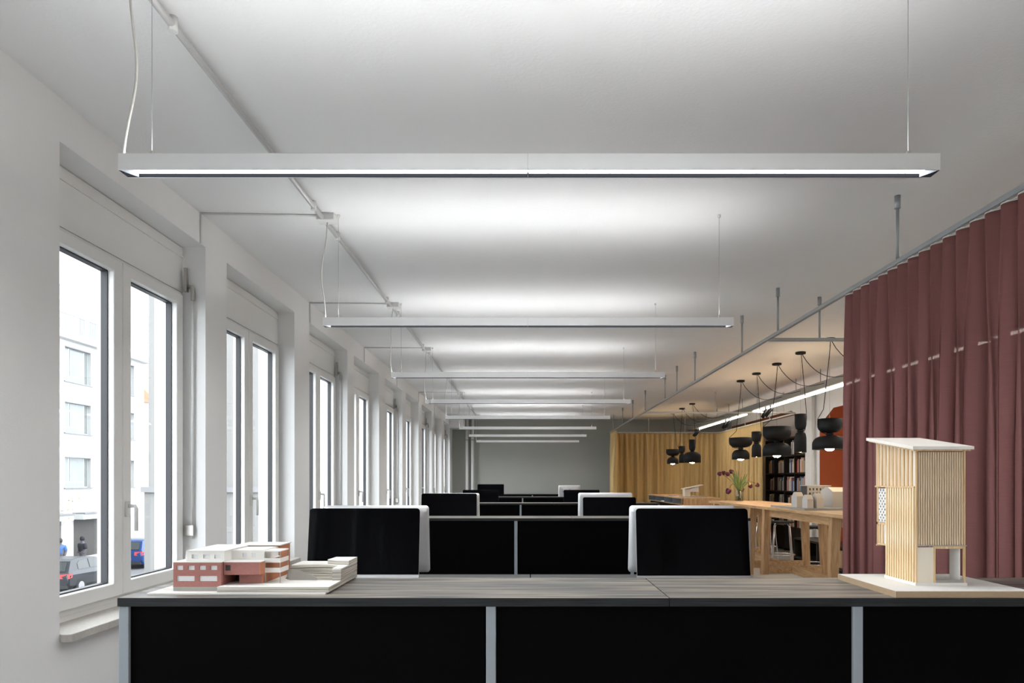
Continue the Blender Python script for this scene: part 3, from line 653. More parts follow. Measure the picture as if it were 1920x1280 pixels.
# ------------------------------------------------------------------ house models on the oak table
PALE = mat('pale_house_card', (0.66, 0.57, 0.45), 0.8, noise=0.03)
PALEF = mat('light_grey_card', (0.60, 0.58, 0.55), 0.8, noise=0.03)
MODELDARK = mat('model_window_and_shade_dark', (0.06, 0.055, 0.05), 0.6)  # dark tone for model windows and for painted shade in openings
tag(B(2.85, 3.6, 7.02, 8.0, TZ, TZ + .022).build('model_base', GREYCARD, bevel=.002), 'grey site board under the pale gabled house models', 'model base')
MZ = TZ + .022
def gable(x0, x1, y0, y1, h, rf, label):
    t = thing('house_model', ((x0 + x1) / 2, (y0 + y1) / 2, MZ), label, 'house model', 'pale card house models')
    ym = (y0 + y1) / 2; r_ = (y1 - y0) * .12
    mb = MB(); mb.prism([(y0, MZ), (y1, MZ), (y1, MZ + h), (ym + r_, MZ + h + rf), (ym - r_, MZ + h + rf), (y0, MZ + h)], YZX, x0, x1); mb.build('block', PALEF, t)
    for s, ye in ((-1, y0), (1, y1)):
        q = MB(); q.hexa([(x0 + .001, ye, MZ + h), (x1, ye, MZ + h), (x1, ym + s * r_, MZ + h + rf), (x0 + .001, ym + s * r_, MZ + h + rf),
                          (x0 + .001, ye, MZ + h + .003), (x1, ye, MZ + h + .003), (x1, ym + s * r_, MZ + h + rf + .003), (x0 + .001, ym + s * r_, MZ + h + rf + .003)]); q.build('roof', PALE, t)
    B(x0 + .001, x1, y0 - .002, y0, MZ, MZ + h).build('side_wall', PALE, t)
    return t
gable(2.872, 2.945, 7.28, 7.42, .115, .045, 'leftmost small gabled house model on the site board')
gable(2.902, 2.965, 7.08, 7.21, .090, .045, 'lowest small gabled house model at the front of the site board')
gable(3.000, 3.070, 7.08, 7.21, .100, .050, 'third small gabled house model right of the lowest one')
gable(3.24, 3.58, 7.25, 7.55, .165, .045, 'largest pale house model half behind the red curtain')
t = thing('apartment_model', (3.2, 7.85, MZ), 'grey apartment block model with rows of dark windows behind the gabled houses', 'house model')
mb = MB(); ux = [3.19 + .02 * i for i in range(14)]; uz = [MZ + .025 * j for j in range(10)]
mb.gridwall(ux, uz, lambda i, j: i % 2 == 1 and j % 2 == 1, XYZ, 7.78, 7.79); mb.build('facade', GREYCARD, t)
B(3.19, 3.45, 7.795, 7.95, MZ, MZ + .225).build('core', MODELDARK, t); B(3.18, 3.46, 7.775, 7.96, MZ + .225, MZ + .232).build('roof', PALEF, t)

# ------------------------------------------------------------------ kitchen island / sideboard in the mustard corner
t = thing('sideboard_island', (3.2, 14.2, 0), 'long oak topped island with open grey compartments before the mustard curtain', 'sideboard')
ix0, ix1, iy0, iy1 = 2.84, 3.53, 12.4, 16.0
B(ix0 + .04, ix1 - .04, iy0 + .04, iy1 - .04, 0, .96).build('plinth', BLACKP, t)
B(ix0, ix1, iy0, iy1, TZ - .022, TZ).build('top', OAK, t)
B(ix0, ix1, iy0, iy0 + .025, .965, TZ - .022).build('end_panel', OAKX, t)
B(ix1 - .02, ix1, iy0 + .025, iy1, .965, TZ - .022).build('rear_panel', OAK, t)
B(ix0, ix1 - .02, iy0 + .025, iy1, .960, .972).build('floor_panel', OAK, t)
B(ix0 + .3, ix0 + .31, iy0 + .025, iy1, .972, TZ - .022).build('inner_panel', BLACKP, t)
for y in (iy0 + .22, iy0 + .95, iy0 + 1.75, iy0 + 2.7, iy1 - .02): B(ix0, ix0 + .30, y - .012, y + .012, .972, TZ - .022).build('divider', STEEL if y > 12.7 else OAKX, t)
B(ix0 + .004, ix0 + .29, iy0 + .97, iy1 - .04, .972, .976).build('liner', STEEL, t)
tag(B(ix0 + .02, ix0 + .2, 14.3, 14.6, .977, .995).build('paper_stack', CARD), 'white paper stack lying in the island compartment', 'paper')
t = thing('pavilion_model', (3.12, 13.15, TZ), 'small white pavilion model with tilted roof on the island', 'architectural model')
B(2.98, 3.40, 12.9, 13.45, TZ, TZ + .012).build('base', GREYCARD, t)
B(3.0, 3.1, 13.0, 13.2, TZ + .012, TZ + .15).build('tower', CREAM, t)
mb = MB(); mb.prism([(3.1, TZ + .10), (3.26, TZ + .10), (3.26, TZ + .20), (3.1, TZ + .155)], XYZ, 13.0, 13.2); mb.build('upper_room', CARD, t)
for x, y in ((3.25, 13.01), (3.25, 13.19), (3.17, 13.19)): B(x - .006, x + .006, y - .006, y + .006, TZ + .012, TZ + .10).build('post', PALEWOOD, t)
mb = MB(); mb.hexa([(2.98, 12.96, TZ + .15), (3.34, 12.96, TZ + .225), (3.34, 13.26, TZ + .225), (2.98, 13.26, TZ + .15), (2.98, 12.96, TZ + .16), (3.34, 12.96, TZ + .235), (3.34, 13.26, TZ + .235), (2.98, 13.26, TZ + .16)]); mb.build('roof', CARD, t)
for k, c in enumerate(((.7, .68, .66), (.35, .4, .5), (.5, .12, .1))):
    tag(B(2.88, 3.02, 13.6 + .06 * k, 13.86 + .06 * k, TZ + .008 * k, TZ + .008 * (k + 1)).build('magazine', mat('magazine_%d' % k, c, .4)), ['white magazine at the bottom of the pile on the island', 'blue magazine in the middle of the pile on the island', 'red magazine on top of the pile on the island'][k], 'magazine', 'magazines on the island')

# ------------------------------------------------------------------ bookcase with books
bx0, bx1, by0, by1 = 5.22, 5.58, 12.80, 14.96
t = thing('bookcase', (5.4, 13.9, 0), 'tall black stained bookcase filled with books', 'bookcase')
B(bx1 - .015, bx1, by0, by1, 0, 2.28).build('back_panel', BLACKW, t)
SZ = [2.28, 1.93, 1.57, 1.21, .85, .50]
for z in SZ: B(bx0, bx1 - .015, by0, by1, z - .03, z).build('shelf', BLACKW, t)
YB = [by0 + k * (by1 - by0) / 4 for k in range(5)]
for k, y in enumerate(YB): B(bx0 - .004, bx1 - .015, y - (.025 if k == 4 else (0 if k == 0 else .0125)), y + (.025 if k == 0 else (0 if k == 4 else .0125)), 0, 2.28).build('upright', BLACKW, t)
for k in range(4): B(bx0 - .002, bx0 + .018, YB[k] + .03, YB[k + 1] - .03, .05, .465).build('cupboard_door', BLACKW, t)
BC = [('white', (.72, .70, .66)), ('white', (.66, .65, .63)), ('grey', (.32, .33, .34)), ('cream', (.62, .54, .42)), ('black', (.03, .03, .035)), ('red', (.5, .07, .04)), ('blue', (.06, .16, .36)), ('green', (.08, .18, .08)),
      ('orange', (.6, .24, .06)), ('pink', (.6, .34, .3)), ('brown', (.2, .1, .05)), ('white', (.75, .74, .72))]
BMe = [mat('book_%s_%d' % (n, i), c, .6, noise=.12, scale=50) for i, (n, c) in enumerate(BC)]
rname = ['top', 'second', 'third', 'fourth', 'fifth']; cname = ['nearest', 'second', 'third', 'farthest']
rg = random.Random(21); mesh_cache = {}
for ri in range(5):
    zf = SZ[ri + 1]; zmax = SZ[ri] - .05 - zf
    for ci in range(4):
        y = YB[ci] + .03; ye = YB[ci + 1] - .03 - (rg.uniform(.02, .2) if ri else .25); row = []
        while True:
            th = rg.choice((.022, .03, .038, .048)); hh = round(min(zmax, rg.uniform(.19, .29)), 2); dp = rg.choice((.19, .22, .25)); bi = rg.choice((0, 1, 2, 3, 4, 5, 6, 7, 8, 9, 10, 11, 0, 11, 1, 3))
            if y + th > ye: break
            key = (th, hh, dp, bi)
            if key not in mesh_cache:
                p = B(-dp / 2, dp / 2, -th / 2 + .0008, th / 2 - .0008, 0, hh).build('book', BMe[bi]); mesh_cache[key] = p.data; bpy.data.objects.remove(p)
            row.append((key, y)); y += th + .0006
        for k, (key, yb_) in enumerate(row):
            o = bpy.data.objects.new('book', mesh_cache[key]); C.objects.link(o); o.location = (bx0 + .02 + key[2] / 2, yb_ + key[0] / 2, zf + .0005)
            me_ = BC[key[3]][0]; pl = '%s shelf, %s compartment of black bookcase' % (rname[ri], cname[ci])
            if k == 0: lb = '%s book nearest the pier side, %s' % (me_, pl)
            elif k == len(row) - 1: lb = '%s book ending its row, %s' % (me_, pl)
            else: lb = '%s book between %s and %s, %s' % (me_, BC[row[k-1][0][3]][0], BC[row[k+1][0][3]][0], pl)
            tag(o, lb, 'book', 'books, %s shelf, %s compartment' % (rname[ri], cname[ci]))
# low black shelf with box files
t = thing('low_shelf', (4.95, 11.2, 0), 'low black shelf with cardboard box files in front of the terracotta niche', 'shelf')
B(4.72, 5.18, 10.2, 12.1, .38, .41).build('top', BLACKW, t); B(4.72, 5.18, 10.2, 12.1, .05, .08).build('bottom', BLACKW, t); B(5.16, 5.18, 10.2, 12.1, .08, .38).build('back', BLACKW, t)
for y in (10.2, 11.13, 12.07): B(4.72, 5.16, y, y + .03, 0, .38).build('side', BLACKW, t)
FILEM = mat('cardboard_box_file', (.48, .34, .2), .8, noise=.08)
for k in range(8):
    y = 10.26 + .105 * k; tag(B(4.76, 5.05, y, y + .1, .081, .35).build('box_file', FILEM, bevel=.003), 'cardboard box file, %s one from the near end of the low shelf' % (['first'] + ORD[1:])[k], 'box file', 'box files in the low black shelf')

# ------------------------------------------------------------------ brick school model (left, on the foreground highboard)
M = thing('brick_building_model', (-.82, 2.07, HZ), 'red brick building model with white upper floor and cardboard terrain', 'architectural model')
q = HZ
B(-1.062, -.565, 1.905, 2.238, q, q + .004).build('base_board', CARD, M)
def facade(name, x0, x1, z0, z1, y, wins, m, th=.004, pane=None):
    ux = sorted({x0, x1, *[a for w_ in wins for a in w_[:2]]}); uz = sorted({z0, z1, *[a for w_ in wins for a in w_[2:]]})
    hole = lambda i, j: any(ux[i] >= w_[0] - 1e-6 and ux[i+1] <= w_[1] + 1e-6 and uz[j] >= w_[2] - 1e-6 and uz[j+1] <= w_[3] + 1e-6 for w_ in wins)
    mb = MB(); mb.gridwall(ux, uz, hole, XYZ, y, y + th); o = mb.build(name, m, M)
    for w_ in wins:
        if pane:
            p = B(w_[0], w_[1], y + .0028, y + .0036, w_[2], w_[3]).build('model_window', pane, o)
            n = max(2, int((w_[1] - w_[0]) / .008))
            for k in range(1, n):
                xx = w_[0] + (w_[1] - w_[0]) * k / n
    return o
def uv(x0, x1, z0, z1, a, b, c, d): return (x0 + (x1 - x0) * a, x0 + (x1 - x0) * b, z1 - (z1 - z0) * d, z1 - (z1 - z0) * c)
PANE = mat('model_pane_white', (.72, .72, .73), .5)
ax0, ax1, az0, az1, ay = -1.008, -.872, q + .0155, q + .085, 1.943
B(ax0, ax1, ay, 2.15, q + .004, q + .0155).build('plinth', GREYCARD, M)
facade('brick_front', ax0, ax1, az0, az1, ay, [uv(ax0, ax1, az0, az1, a, b, .128, .31) for a, b in ((.071, .204), (.308, .446), (.545, .68), (.78, .917))] + [uv(ax0, ax1, az0, az1, a, b, .55, .77) for a, b in ((.071, .446), (.545, .917))], BRICK, pane=PANE)
B(ax0, ax1, ay + .0045, 2.15, az0, az1).build('brick_core', BRICK, M)
B(ax0 - .001, ax1 + .001, ay - .001, 2.15, az1, az1 + .002).build('parapet', CARD, M)
wx0, wx1, wz0, wz1 = -.977, -.868, az1 + .002, q + .1155
facade('white_front', wx0, wx1, wz0, wz1, 1.955, [uv(wx0, wx1, wz0, wz1, a, b, .32, .71) for a, b in ((.14, .305), (.44, .61), (.74, .90))], CARD, pane=PANE)
B(wx0, wx1, 1.9595, 2.15, wz0, wz1).build('white_storey', CARD, M)
B(wx0 - .001, wx1 + .001, 1.953, 2.152, wz1, wz1 + .002).build('white_roof', CARD, M)
B(-1.002, -.977, 2.0, 2.15, wz0, wz0 + .016).build('roof_step', CARD, M)
# east block
ex0, ex1, ez0, ez1 = -.870, -.769, q + .048, q + .084
hx = (-.8665, -.851, q + .060, q + .076)
facade('brick_overhang_front', ex0, ex1, ez0, ez1, 1.957, [hx], BRICK)
B(hx[0] - .001, hx[1] + .001, 1.9615, 1.963, hx[2] - .001, hx[3] + .001).build('dark_window', MODELDARK, M)
B(ex0, ex1, 1.9635, 2.12, ez0, ez1).build('brick_overhang', BRICK, M)
B(ex1, ex1 + .0035, 1.957, 2.12, ez0, ez1).build('brick_return', BRICKSIDE, M)
B(ex0, ex1 + .004, 1.956, 2.12, ez1, ez1 + .002).build('terrace', CARD, M)
B(-.838, -.772, 1.985, 2.12, q + .019, ez0).build('brick_recess', BRICK, M)
B(-.772, -.7685, 1.985, 2.12, q + .019, ez0).build('brick_recess_return', BRICKSIDE, M)
B(-.872, -.838, 2.04, 2.06, q + .019, ez0).build('entrance_shade_sheet', MODELDARK, M)  # dark sheet painted as the shade inside the open entrance
facade('white_east_front', -.868, -.773, ez1 + .002, q + .112, 2.003, [(-.836, -.823, q + .093, q + .106), (-.81, -.797, q + .093, q + .106)], CARD, pane=PANE)
B(-.868, -.773, 2.0075, 2.12, ez1 + .002, q + .112).build('white_east_storey', CARD, M)
B(-.905, -.775, 2.0, 2.14, q + .112, q + .114).build('white_east_roof', CARD, M)
B(-.895, -.767, 2.121, 2.205, q + .019, q + .117).build('rear_wing', BRICKSIDE, M)
B(-.90, -.764, 2.115, 2.21, q + .117, q + .120).build('rear_roof', CARD, M)
# balcony
for x, y in ((-.722, 1.993), (-.722, 2.058), (-.765, 1.993)): B(x - .0012, x + .0012, y - .0012, y + .0012, q + .019, q + .113).build('balcony_post', GREYCARD, M)
for z0, z1 in ((.111, .114), (.079, .081), (.050, .052)): B(-.768, -.7205, 1.991, 2.06, q + z0, q + z1).build('balcony_slab', CARD, M)
for z0, z1 in ((.081, .092), (.052, .064)):
    B(-.768, -.7205, 1.991, 1.992, q + z0, q + z1).build('railing', CARD, M); B(-.7215, -.7205, 1.992, 2.06, q + z0, q + z1).build('railing', CARD, M)
# terrain
rg = random.Random(5); mb = MB()
for k in range(5):
    i = rg.uniform(0, .0012); mb.box(-.872 + i, -.557 - i, 1.915 + i, 2.234, q + .004 + .003 * k + .0002, q + .004 + .003 * (k + 1))
tag(mb.build('plateau_layers', LAYER, M), kind='stuff')
B(-.872, -.557, 1.915, 2.234, q + .019, q + .0195).build('plateau_top', CARD, M)
mb = MB()
for k in range(11):
    z = q + .0195 + .003 * k; i = rg.uniform(0, .001); s = .0072 * k
    poly = [(-.557 - i, 2.04 + i), (-.557 - i, 2.234), (-.735, 2.234), (-.735, 2.075 + s * .6), (-.70, 2.068 + s * .8), (-.67, 2.062 + s), (-.64, 2.056 + s + rg.uniform(0, .004)), (-.61, 2.052 + s + rg.uniform(0, .004)), (-.586, 2.05 + s * .8), (-.584, 2.04 + i)]
    mb.prism(poly, XYZf, z + .0002, z + .003)
tag(mb.build('contour_layers', LAYER, M), kind='stuff')
mb = MB(); mb.prism([(-.557, 2.04), (-.557, 2.234), (-.735, 2.234), (-.735, 2.125), (-.70, 2.135), (-.66, 2.145), (-.62, 2.14), (-.586, 2.115), (-.584, 2.04)], XYZf, q + .0525, q + .0555); mb.build('contour_top', CARD, M)
mb = MB(); mb.prism([(-.557, 2.13), (-.557, 2.234), (-.625, 2.234), (-.632, 2.16), (-.60, 2.14)], XYZf, q + .0555, q + .067); mb.build('upper_layers', LAYER, M)
mb = MB(); mb.prism([(-.557, 2.13), (-.557, 2.234), (-.625, 2.234), (-.632, 2.16), (-.60, 2.14)], XYZf, q + .067, q + .069); mb.build('upper_top', CARD, M)
mb = MB(); pr = [(-.715, .0195), (-.715, .052), (-.70, .0525), (-.685, .051), (-.675, .046), (-.665, .040), (-.650, .037), (-.640, .031), (-.632, .026), (-.632, .0195)]
mb.prism([(x, q + z) for x, z in pr], XYZ, 2.047, 2.052); mb.build('retaining_wall', GREYCARD, M)
for k in range(4): B(-1.055 + .010 * k, -1.009, 1.975 + .035 * k, 1.998 + .035 * k, q + .004, q + .0065 + .0015 * k).build('stair_slab', CARD, M)

# ------------------------------------------------------------------ timber tower model (right)
T = thing('timber_tower_model', (1.19, 2.03, HZ), 'pale timber slatted tower model with slanted roof on a white board', 'architectural model')
o = B(1.0, 1.372, 1.853, 2.2, HZ, HZ + .0175).build('base_board', [CARD, TANEDGE], T)
for p in o.data.polygons: p.material_index = 0 if p.normal.z > .9 else 1
bz = HZ + .0175
tx0, tx1, ty0, ty1, yl = 1.112, 1.254, 1.955, 2.178, 2.122
B(tx0 - .003, tx1 + .003, ty0 - .004, yl, bz, bz + .008).build('plinth', CARD, T)
zlow = EYE - .183; zmid = EYE - .014
rz = lambda y: 1.487 + (y - ty0) * (1.521 - 1.487) / (ty1 - ty0)
def slab(x0, x1, y0, y1, z0, name, m):    # follows roof slope on top
    mb = MB(); mb.hexa([(x0, y0, z0), (x1, y0, z0), (x1, y1, z0), (x0, y1, z0), (x0, y0, rz(y0)), (x1, y0, rz(y0)), (x1, y1, rz(y1)), (x0, y1, rz(y1))]); return mb.build(name, m, T)
slab(tx0 + .004, tx1 - .004, ty0 + .004, ty0 + .008, zlow, 'front_panel', DARKT)
slab(tx1 - .004, tx1, ty0 + .004, ty1, zlow, 'rear_side_panel', TANWOOD)
slab(tx0, tx1, ty1 - .004, ty1, 1.195, 'back_panel', TANWOOD)
slab(tx0 + .004, tx0 + .007, ty0 + .006, ty1 - .004, zmid, 'upper_side_panel', CARD)
B(tx0 + .004, tx0 + .007, ty0 + .006, yl, bz + .008, zmid).build('lower_side_panel', HONEY, T)
B(tx0 + .004, tx1 - .004, ty0 + .008, ty1 - .004, zlow, zlow + .004).build('intermediate_floor', CREAM, T)
# front battens
n = 19; pit = (tx1 - tx0 - .012) / n; proto = None
for k in range(n):
    x = tx0 + .008 + pit * k
    if proto is None: proto = B(x, x + pit * .58, ty0, ty0 + .004, zlow, 1.484).build('front_batten', TANWOOD, T)
    else:
        c = proto.copy(); C.objects.link(c); c.location = (pit * k, 0, 0)
for x in (tx0, tx1 - .005): B(x, x + .005, ty0 - .001, ty0 + .005, bz + .008, 1.487).build('corner_post', PALEWOOD, T)
B(tx0 + .003, tx1 + .002, ty0 - .003, ty0 + .004, zlow - .003, zlow).build('front_band', GREYCARD, T)
B(tx0 + .005, tx0 + .052, ty0, ty0 + .004, bz + .008, zlow - .006).build('ground_panel', CREAM, T)
B(tx0 + .05, tx0 + .056, ty0 - .002, ty0 + .006, bz + .008, zlow - .003).build('door_post', PALEWOOD, T)
B(tx0 + .056, tx1 - .005, ty0 - .002, ty0 + .005, zlow - .010, zlow - .003).build('lintel', PALEWOOD, T)
B(tx0 + .056, tx1 - .005, ty0 - .002, ty0 + .005, bz + .008, bz + .016).build('threshold', GREYCARD, T)
B(tx1 - .015, tx1 - .011, ty0 + .006, ty0 + .05, bz + .008, zlow - .003).build('reveal_panel', CARD, T)
B(tx1 - .007, tx1 - .003, ty1 - .06, ty1 - .055, bz, zlow).build('rear_post', PALEWOOD, T)
# side battens (upper stripe field, lower slats)
n = 10; pit = (ty1 - ty0 - .016) / n
for k in range(n):
    y = ty0 + .010 + pit * (k + .5); mb = MB(); wd = pit * .45
    mb.hexa([(tx0, y, zmid), (tx0 + .004, y, zmid), (tx0 + .004, y + wd, zmid), (tx0, y + wd, zmid), (tx0, y, rz(y) - .002), (tx0 + .004, y, rz(y) - .002), (tx0 + .004, y + wd, rz(y + wd) - .002), (tx0, y + wd, rz(y + wd) - .002)]); mb.build('upper_batten', PALEWOOD, T)
B(tx0 - .004, tx0 + .004, ty0 + .004, ty1, zmid - .005, zmid).build('side_band', PALEWOOD, T)
n = 12; pit = (yl - ty0 - .008) / n; proto = None
for k in range(n):
    y = ty0 + .008 + pit * k
    if proto is None: proto = B(tx0 - .003, tx0 + .004, y, y + pit * .45, bz + .008, zmid - .005).build('side_slat', SLATW, T)
    else: c = proto.copy(); C.objects.link(c); c.location = (0, pit * k, 0)
# lattice bay
B(tx0, tx0 + .006, ty1 - .012, ty1, 1.205, zmid - .005).build('bay_post', PALEWOOD, T)
mb = MB(); gy = [yl]; gz = [1.272]
for i in range(5): gy += [gy[-1] + .0024, gy[-1] + .0024 + .0062]
gy.append(gy[-1] + .0024)
for j in range(12): gz += [gz[-1] + .0026, gz[-1] + .0026 + .0060]
gz.append(gz[-1] + .0026)
mb.gridwall(gy, gz, lambda i, j: i % 2 == 1 and j % 2 == 1 and (i // 2 + j // 2) % 2 == 0, YZX, tx0 + .002, tx0 + .004); mb.build('lattice_panel', CARD, T)
B(tx0 + .012, tx0 + .014, yl, ty1 - .004, 1.21, zmid).build('bay_shade_sheet', MODELDARK, T)  # dark sheet standing in for interior shade behind the lattice holes
B(tx0, tx0 + .006, yl, ty1, 1.264, 1.271).build('bay_band', PALEWOOD, T); B(tx0, tx0 + .05, yl, ty1, 1.200, 1.206).build('bay_floor', PALEWOOD, T)
B(tx0 + .003, tx0 + .005, yl, ty1 - .012, 1.206, 1.264).build('bay_panel', CARD, T)
for k in range(2): B(tx0, tx0 + .003, yl + .012 + .018 * k, yl + .021 + .018 * k, 1.206, 1.264).build('bay_batten', PALEWOOD, T)
# roof
mb = MB(); y0, y1, x0, x1 = 1.937, 2.205, 1.094, 1.268; f = lambda y: rz(y) + .002
mb.hexa([(x0 + .005, y0 + .006, f(y0)), (x1 - .005, y0 + .006, f(y0)), (x1 - .005, y1 - .006, f(y1)), (x0 + .005, y1 - .006, f(y1)), (x0 + .005, y0 + .006, f(y0) + .004), (x1 - .005, y0 + .006, f(y0) + .004), (x1 - .005, y1 - .006, f(y1) + .004), (x0 + .005, y1 - .006, f(y1) + .004)]); mb.build('roof_lower_board', PALEWOOD, T)
mb = MB(); mb.hexa([(x0, y0, f(y0) + .004), (x1, y0, f(y0) + .004), (x1, y1, f(y1) + .004), (x0, y1, f(y1) + .004), (x0, y0, f(y0) + .013), (x1, y0, f(y0) + .013), (x1, y1, f(y1) + .013), (x0, y1, f(y1) + .013)]); mb.build('roof', mat('roof_card', (.78, .74, .68), .8, noise=.02), T)

# ------------------------------------------------------------------ outside the windows
GZ = -3.45
ASPH = mat('asphalt', (.10, .10, .105), .8, noise=.2, scale=3); PAVE = mat('pavement', (.32, .31, .30), .8, noise=.1, scale=3)
struct(B(-23.0, -3.4, -30, 110, GZ - .2, GZ).build('street', ASPH), 'asphalt street below the windows')
struct(B(-60, -23.0, -30, 110, GZ - .1, GZ + .12).build('sidewalk_far', PAVE), 'pavement in front of the white house across')
struct(B(-3.4, WT - .02, -30, 110, GZ - .1, GZ + .12).build('sidewalk_near', PAVE), 'pavement below the office windows')
HOUSE = mat('white_render', (.46, .46, .455), .9, noise=.01, scale=.5)
PANEX = mat('far_window_glass', (.16, .18, .18), .15, noise=.25, scale=.8); FARF = mat('far_window_frame', (.6, .6, .6), .5); SILLX = mat('grey_sill_metal', (.16, .16, .165), .5)
FX = -25.0
H = thing('apartment_building', (FX - 5, 36, GZ), 'white rendered apartment house across the street with terrace railing', 'building')
cols = [(24.4, 26.6), (28.6, 30.8), (32.6, 34.8), (36.9, 39.1), (41.3, 43.4)]; rows = [(1.05, 2.75), (4.05, 5.75), (6.85, 8.75)]
shops = [(24.0, 27.4, GZ + .12, -.35), (28.6, 31.4, GZ + .12, -.35), (33.6, 36.6, GZ + .12, -.35), (37.6, 41.6, GZ + .6, -.35)]
uy = sorted({20, 44.5, *[a for c in cols for a in c], *[a for s_ in shops for a in s_[:2]]}); uz = sorted({GZ, 9.4, *[a for r_ in rows for a in r_], *[a for s_ in shops for a in s_[2:]]})
rect = [(c[0], c[1], r_[0], r_[1]) for c in cols for r_ in rows] + shops
hole = lambda i, j: any(uy[i] >= w_[0] - 1e-6 and uy[i+1] <= w_[1] + 1e-6 and uz[j] >= w_[2] - 1e-6 and uz[j+1] <= w_[3] + 1e-6 for w_ in rect)
mb = MB(); mb.gridwall(uy, uz, hole, YZX, FX, FX - .3); mb.build('wall', HOUSE, H)
B(FX - 9, FX - .3, 44.2, 44.5, GZ, 9.4).build('end_wall', HOUSE, H); B(FX - 9, FX, 20, 44.5, 9.4, 9.5).build('terrace_floor', HOUSE, H)
B(FX - 9, FX - 1.5, 20, 43.8, 9.5, 12.6).build('setback_storey', HOUSE, H)
B(FX - .1, FX + .45, 20, 44.6, 9.05, 9.4).build('cornice', HOUSE, H)
for a, b, z0, z1 in [(c[0], c[1], r_[0], r_[1]) for c in cols[2:] for r_ in rows]:
    wn = B(FX - .28, FX - .2, a, b, z0, z1).build('window', FARF, H)
    B(FX - .2, FX - .18, a + .08, a + .55, z0 + .35, z1 - .08).build('pane', PANEX, wn); B(FX - .2, FX - .18, a + .65, b - .35, z0 + .35, z1 - .08).build('pane', PANEX, wn)
    B(FX - .2, FX - .18, a + .08, b - .35, z0 + .06, z0 + .3).build('pane', PANEX, wn); B(FX - .2, FX - .18, b - .28, b - .06, z0 + .06, z1 - .08).build('pane', PANEX, wn)
    B(FX - .2, FX + .08, a - .1, b + .1, z0 - .06, z0).build('sill', SILLX, wn); B(FX - .2, FX + .02, a, b, z1 - .06, z1).build('blind_box', SILLX, wn)
wn = B(FX - 1.52, FX - 1.45, 40.2, 42.4, 9.6, 11.6).build('window', FARF, H); B(FX - 1.45, FX - 1.44, 40.3, 40.8, 9.7, 11.5).build('pane', PANEX, wn); B(FX - 1.45, FX - 1.44, 41.2, 42.3, 9.7, 11.5).build('pane', PANEX, wn)
rl = thing('railing', (FX + .3, 36, 9.4)); rl.parent = H; rl.location = Vector((FX + .3, 36, 9.4)) - WORLD[H.name]
B(FX + .29, FX + .33, 30, 44.5, 10.36, 10.40).build('handrail', SILLX, rl); pb = None
for k in range(98):
    y = 30 + .148 * k
    if pb is None: pb = B(FX + .3, FX + .318, y, y + .018, 9.4, 10.36).build('baluster', SILLX, rl)
    else: c = pb.copy(); C.objects.link(c); c.location = (0, .148 * k, 0)
DARKI = mat('shop_interior', (.05, .045, .04), .6, noise=.3, scale=1.2)
for a, b, z0, z1 in shops[2:]:
    s = B(FX - .28, FX - .22, a, b, z0, z1).build('shop_window', DARKI, H); B(FX - .1, FX + .7, a - .1, b + .1, z1 - .05, z1 + .02).build('awning', SILLX, s)
    B(FX - .1, FX + .62, a - .1, b + .1, z1 - .35, z1 - .05).build('awning_box', HOUSE, s)
t = thing('side_wing', (-6.7, 22, GZ), 'pale rendered neighbouring wing closing the view behind the windows', 'building')
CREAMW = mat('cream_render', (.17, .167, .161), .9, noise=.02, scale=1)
B(-11.1, WT - .05, 20, 26, 1.24, 16).build('upper_wall', CREAMW, t); B(-11.2, WT - .05, 19.95, 26, GZ, 1.08).build('lower_wall', CREAMW, t); B(-11.25, WT - .05, 19.85, 26, 1.08, 1.24).build('ledge', SILLX, t)
B(-11.35, -11.2, 19.9, 20.1, GZ, -1.4).build('downpipe', SILLX, t)
t = thing('tiled_roof_house', (-38, 68, GZ), 'distant house with reddish tiled roof beside the white building', 'building')
B(-46, -36, 66, 76, GZ, 9).build('wall', HOUSE, t)
mb = MB(); mb.prism([(-46.5, 9), (-35.5, 9), (-41, 14)], XYZ, 65.6, 76.4); mb.build('roof', mat('red_roof_tile', (.42, .16, .1), .8, noise=.3, scale=2), t)

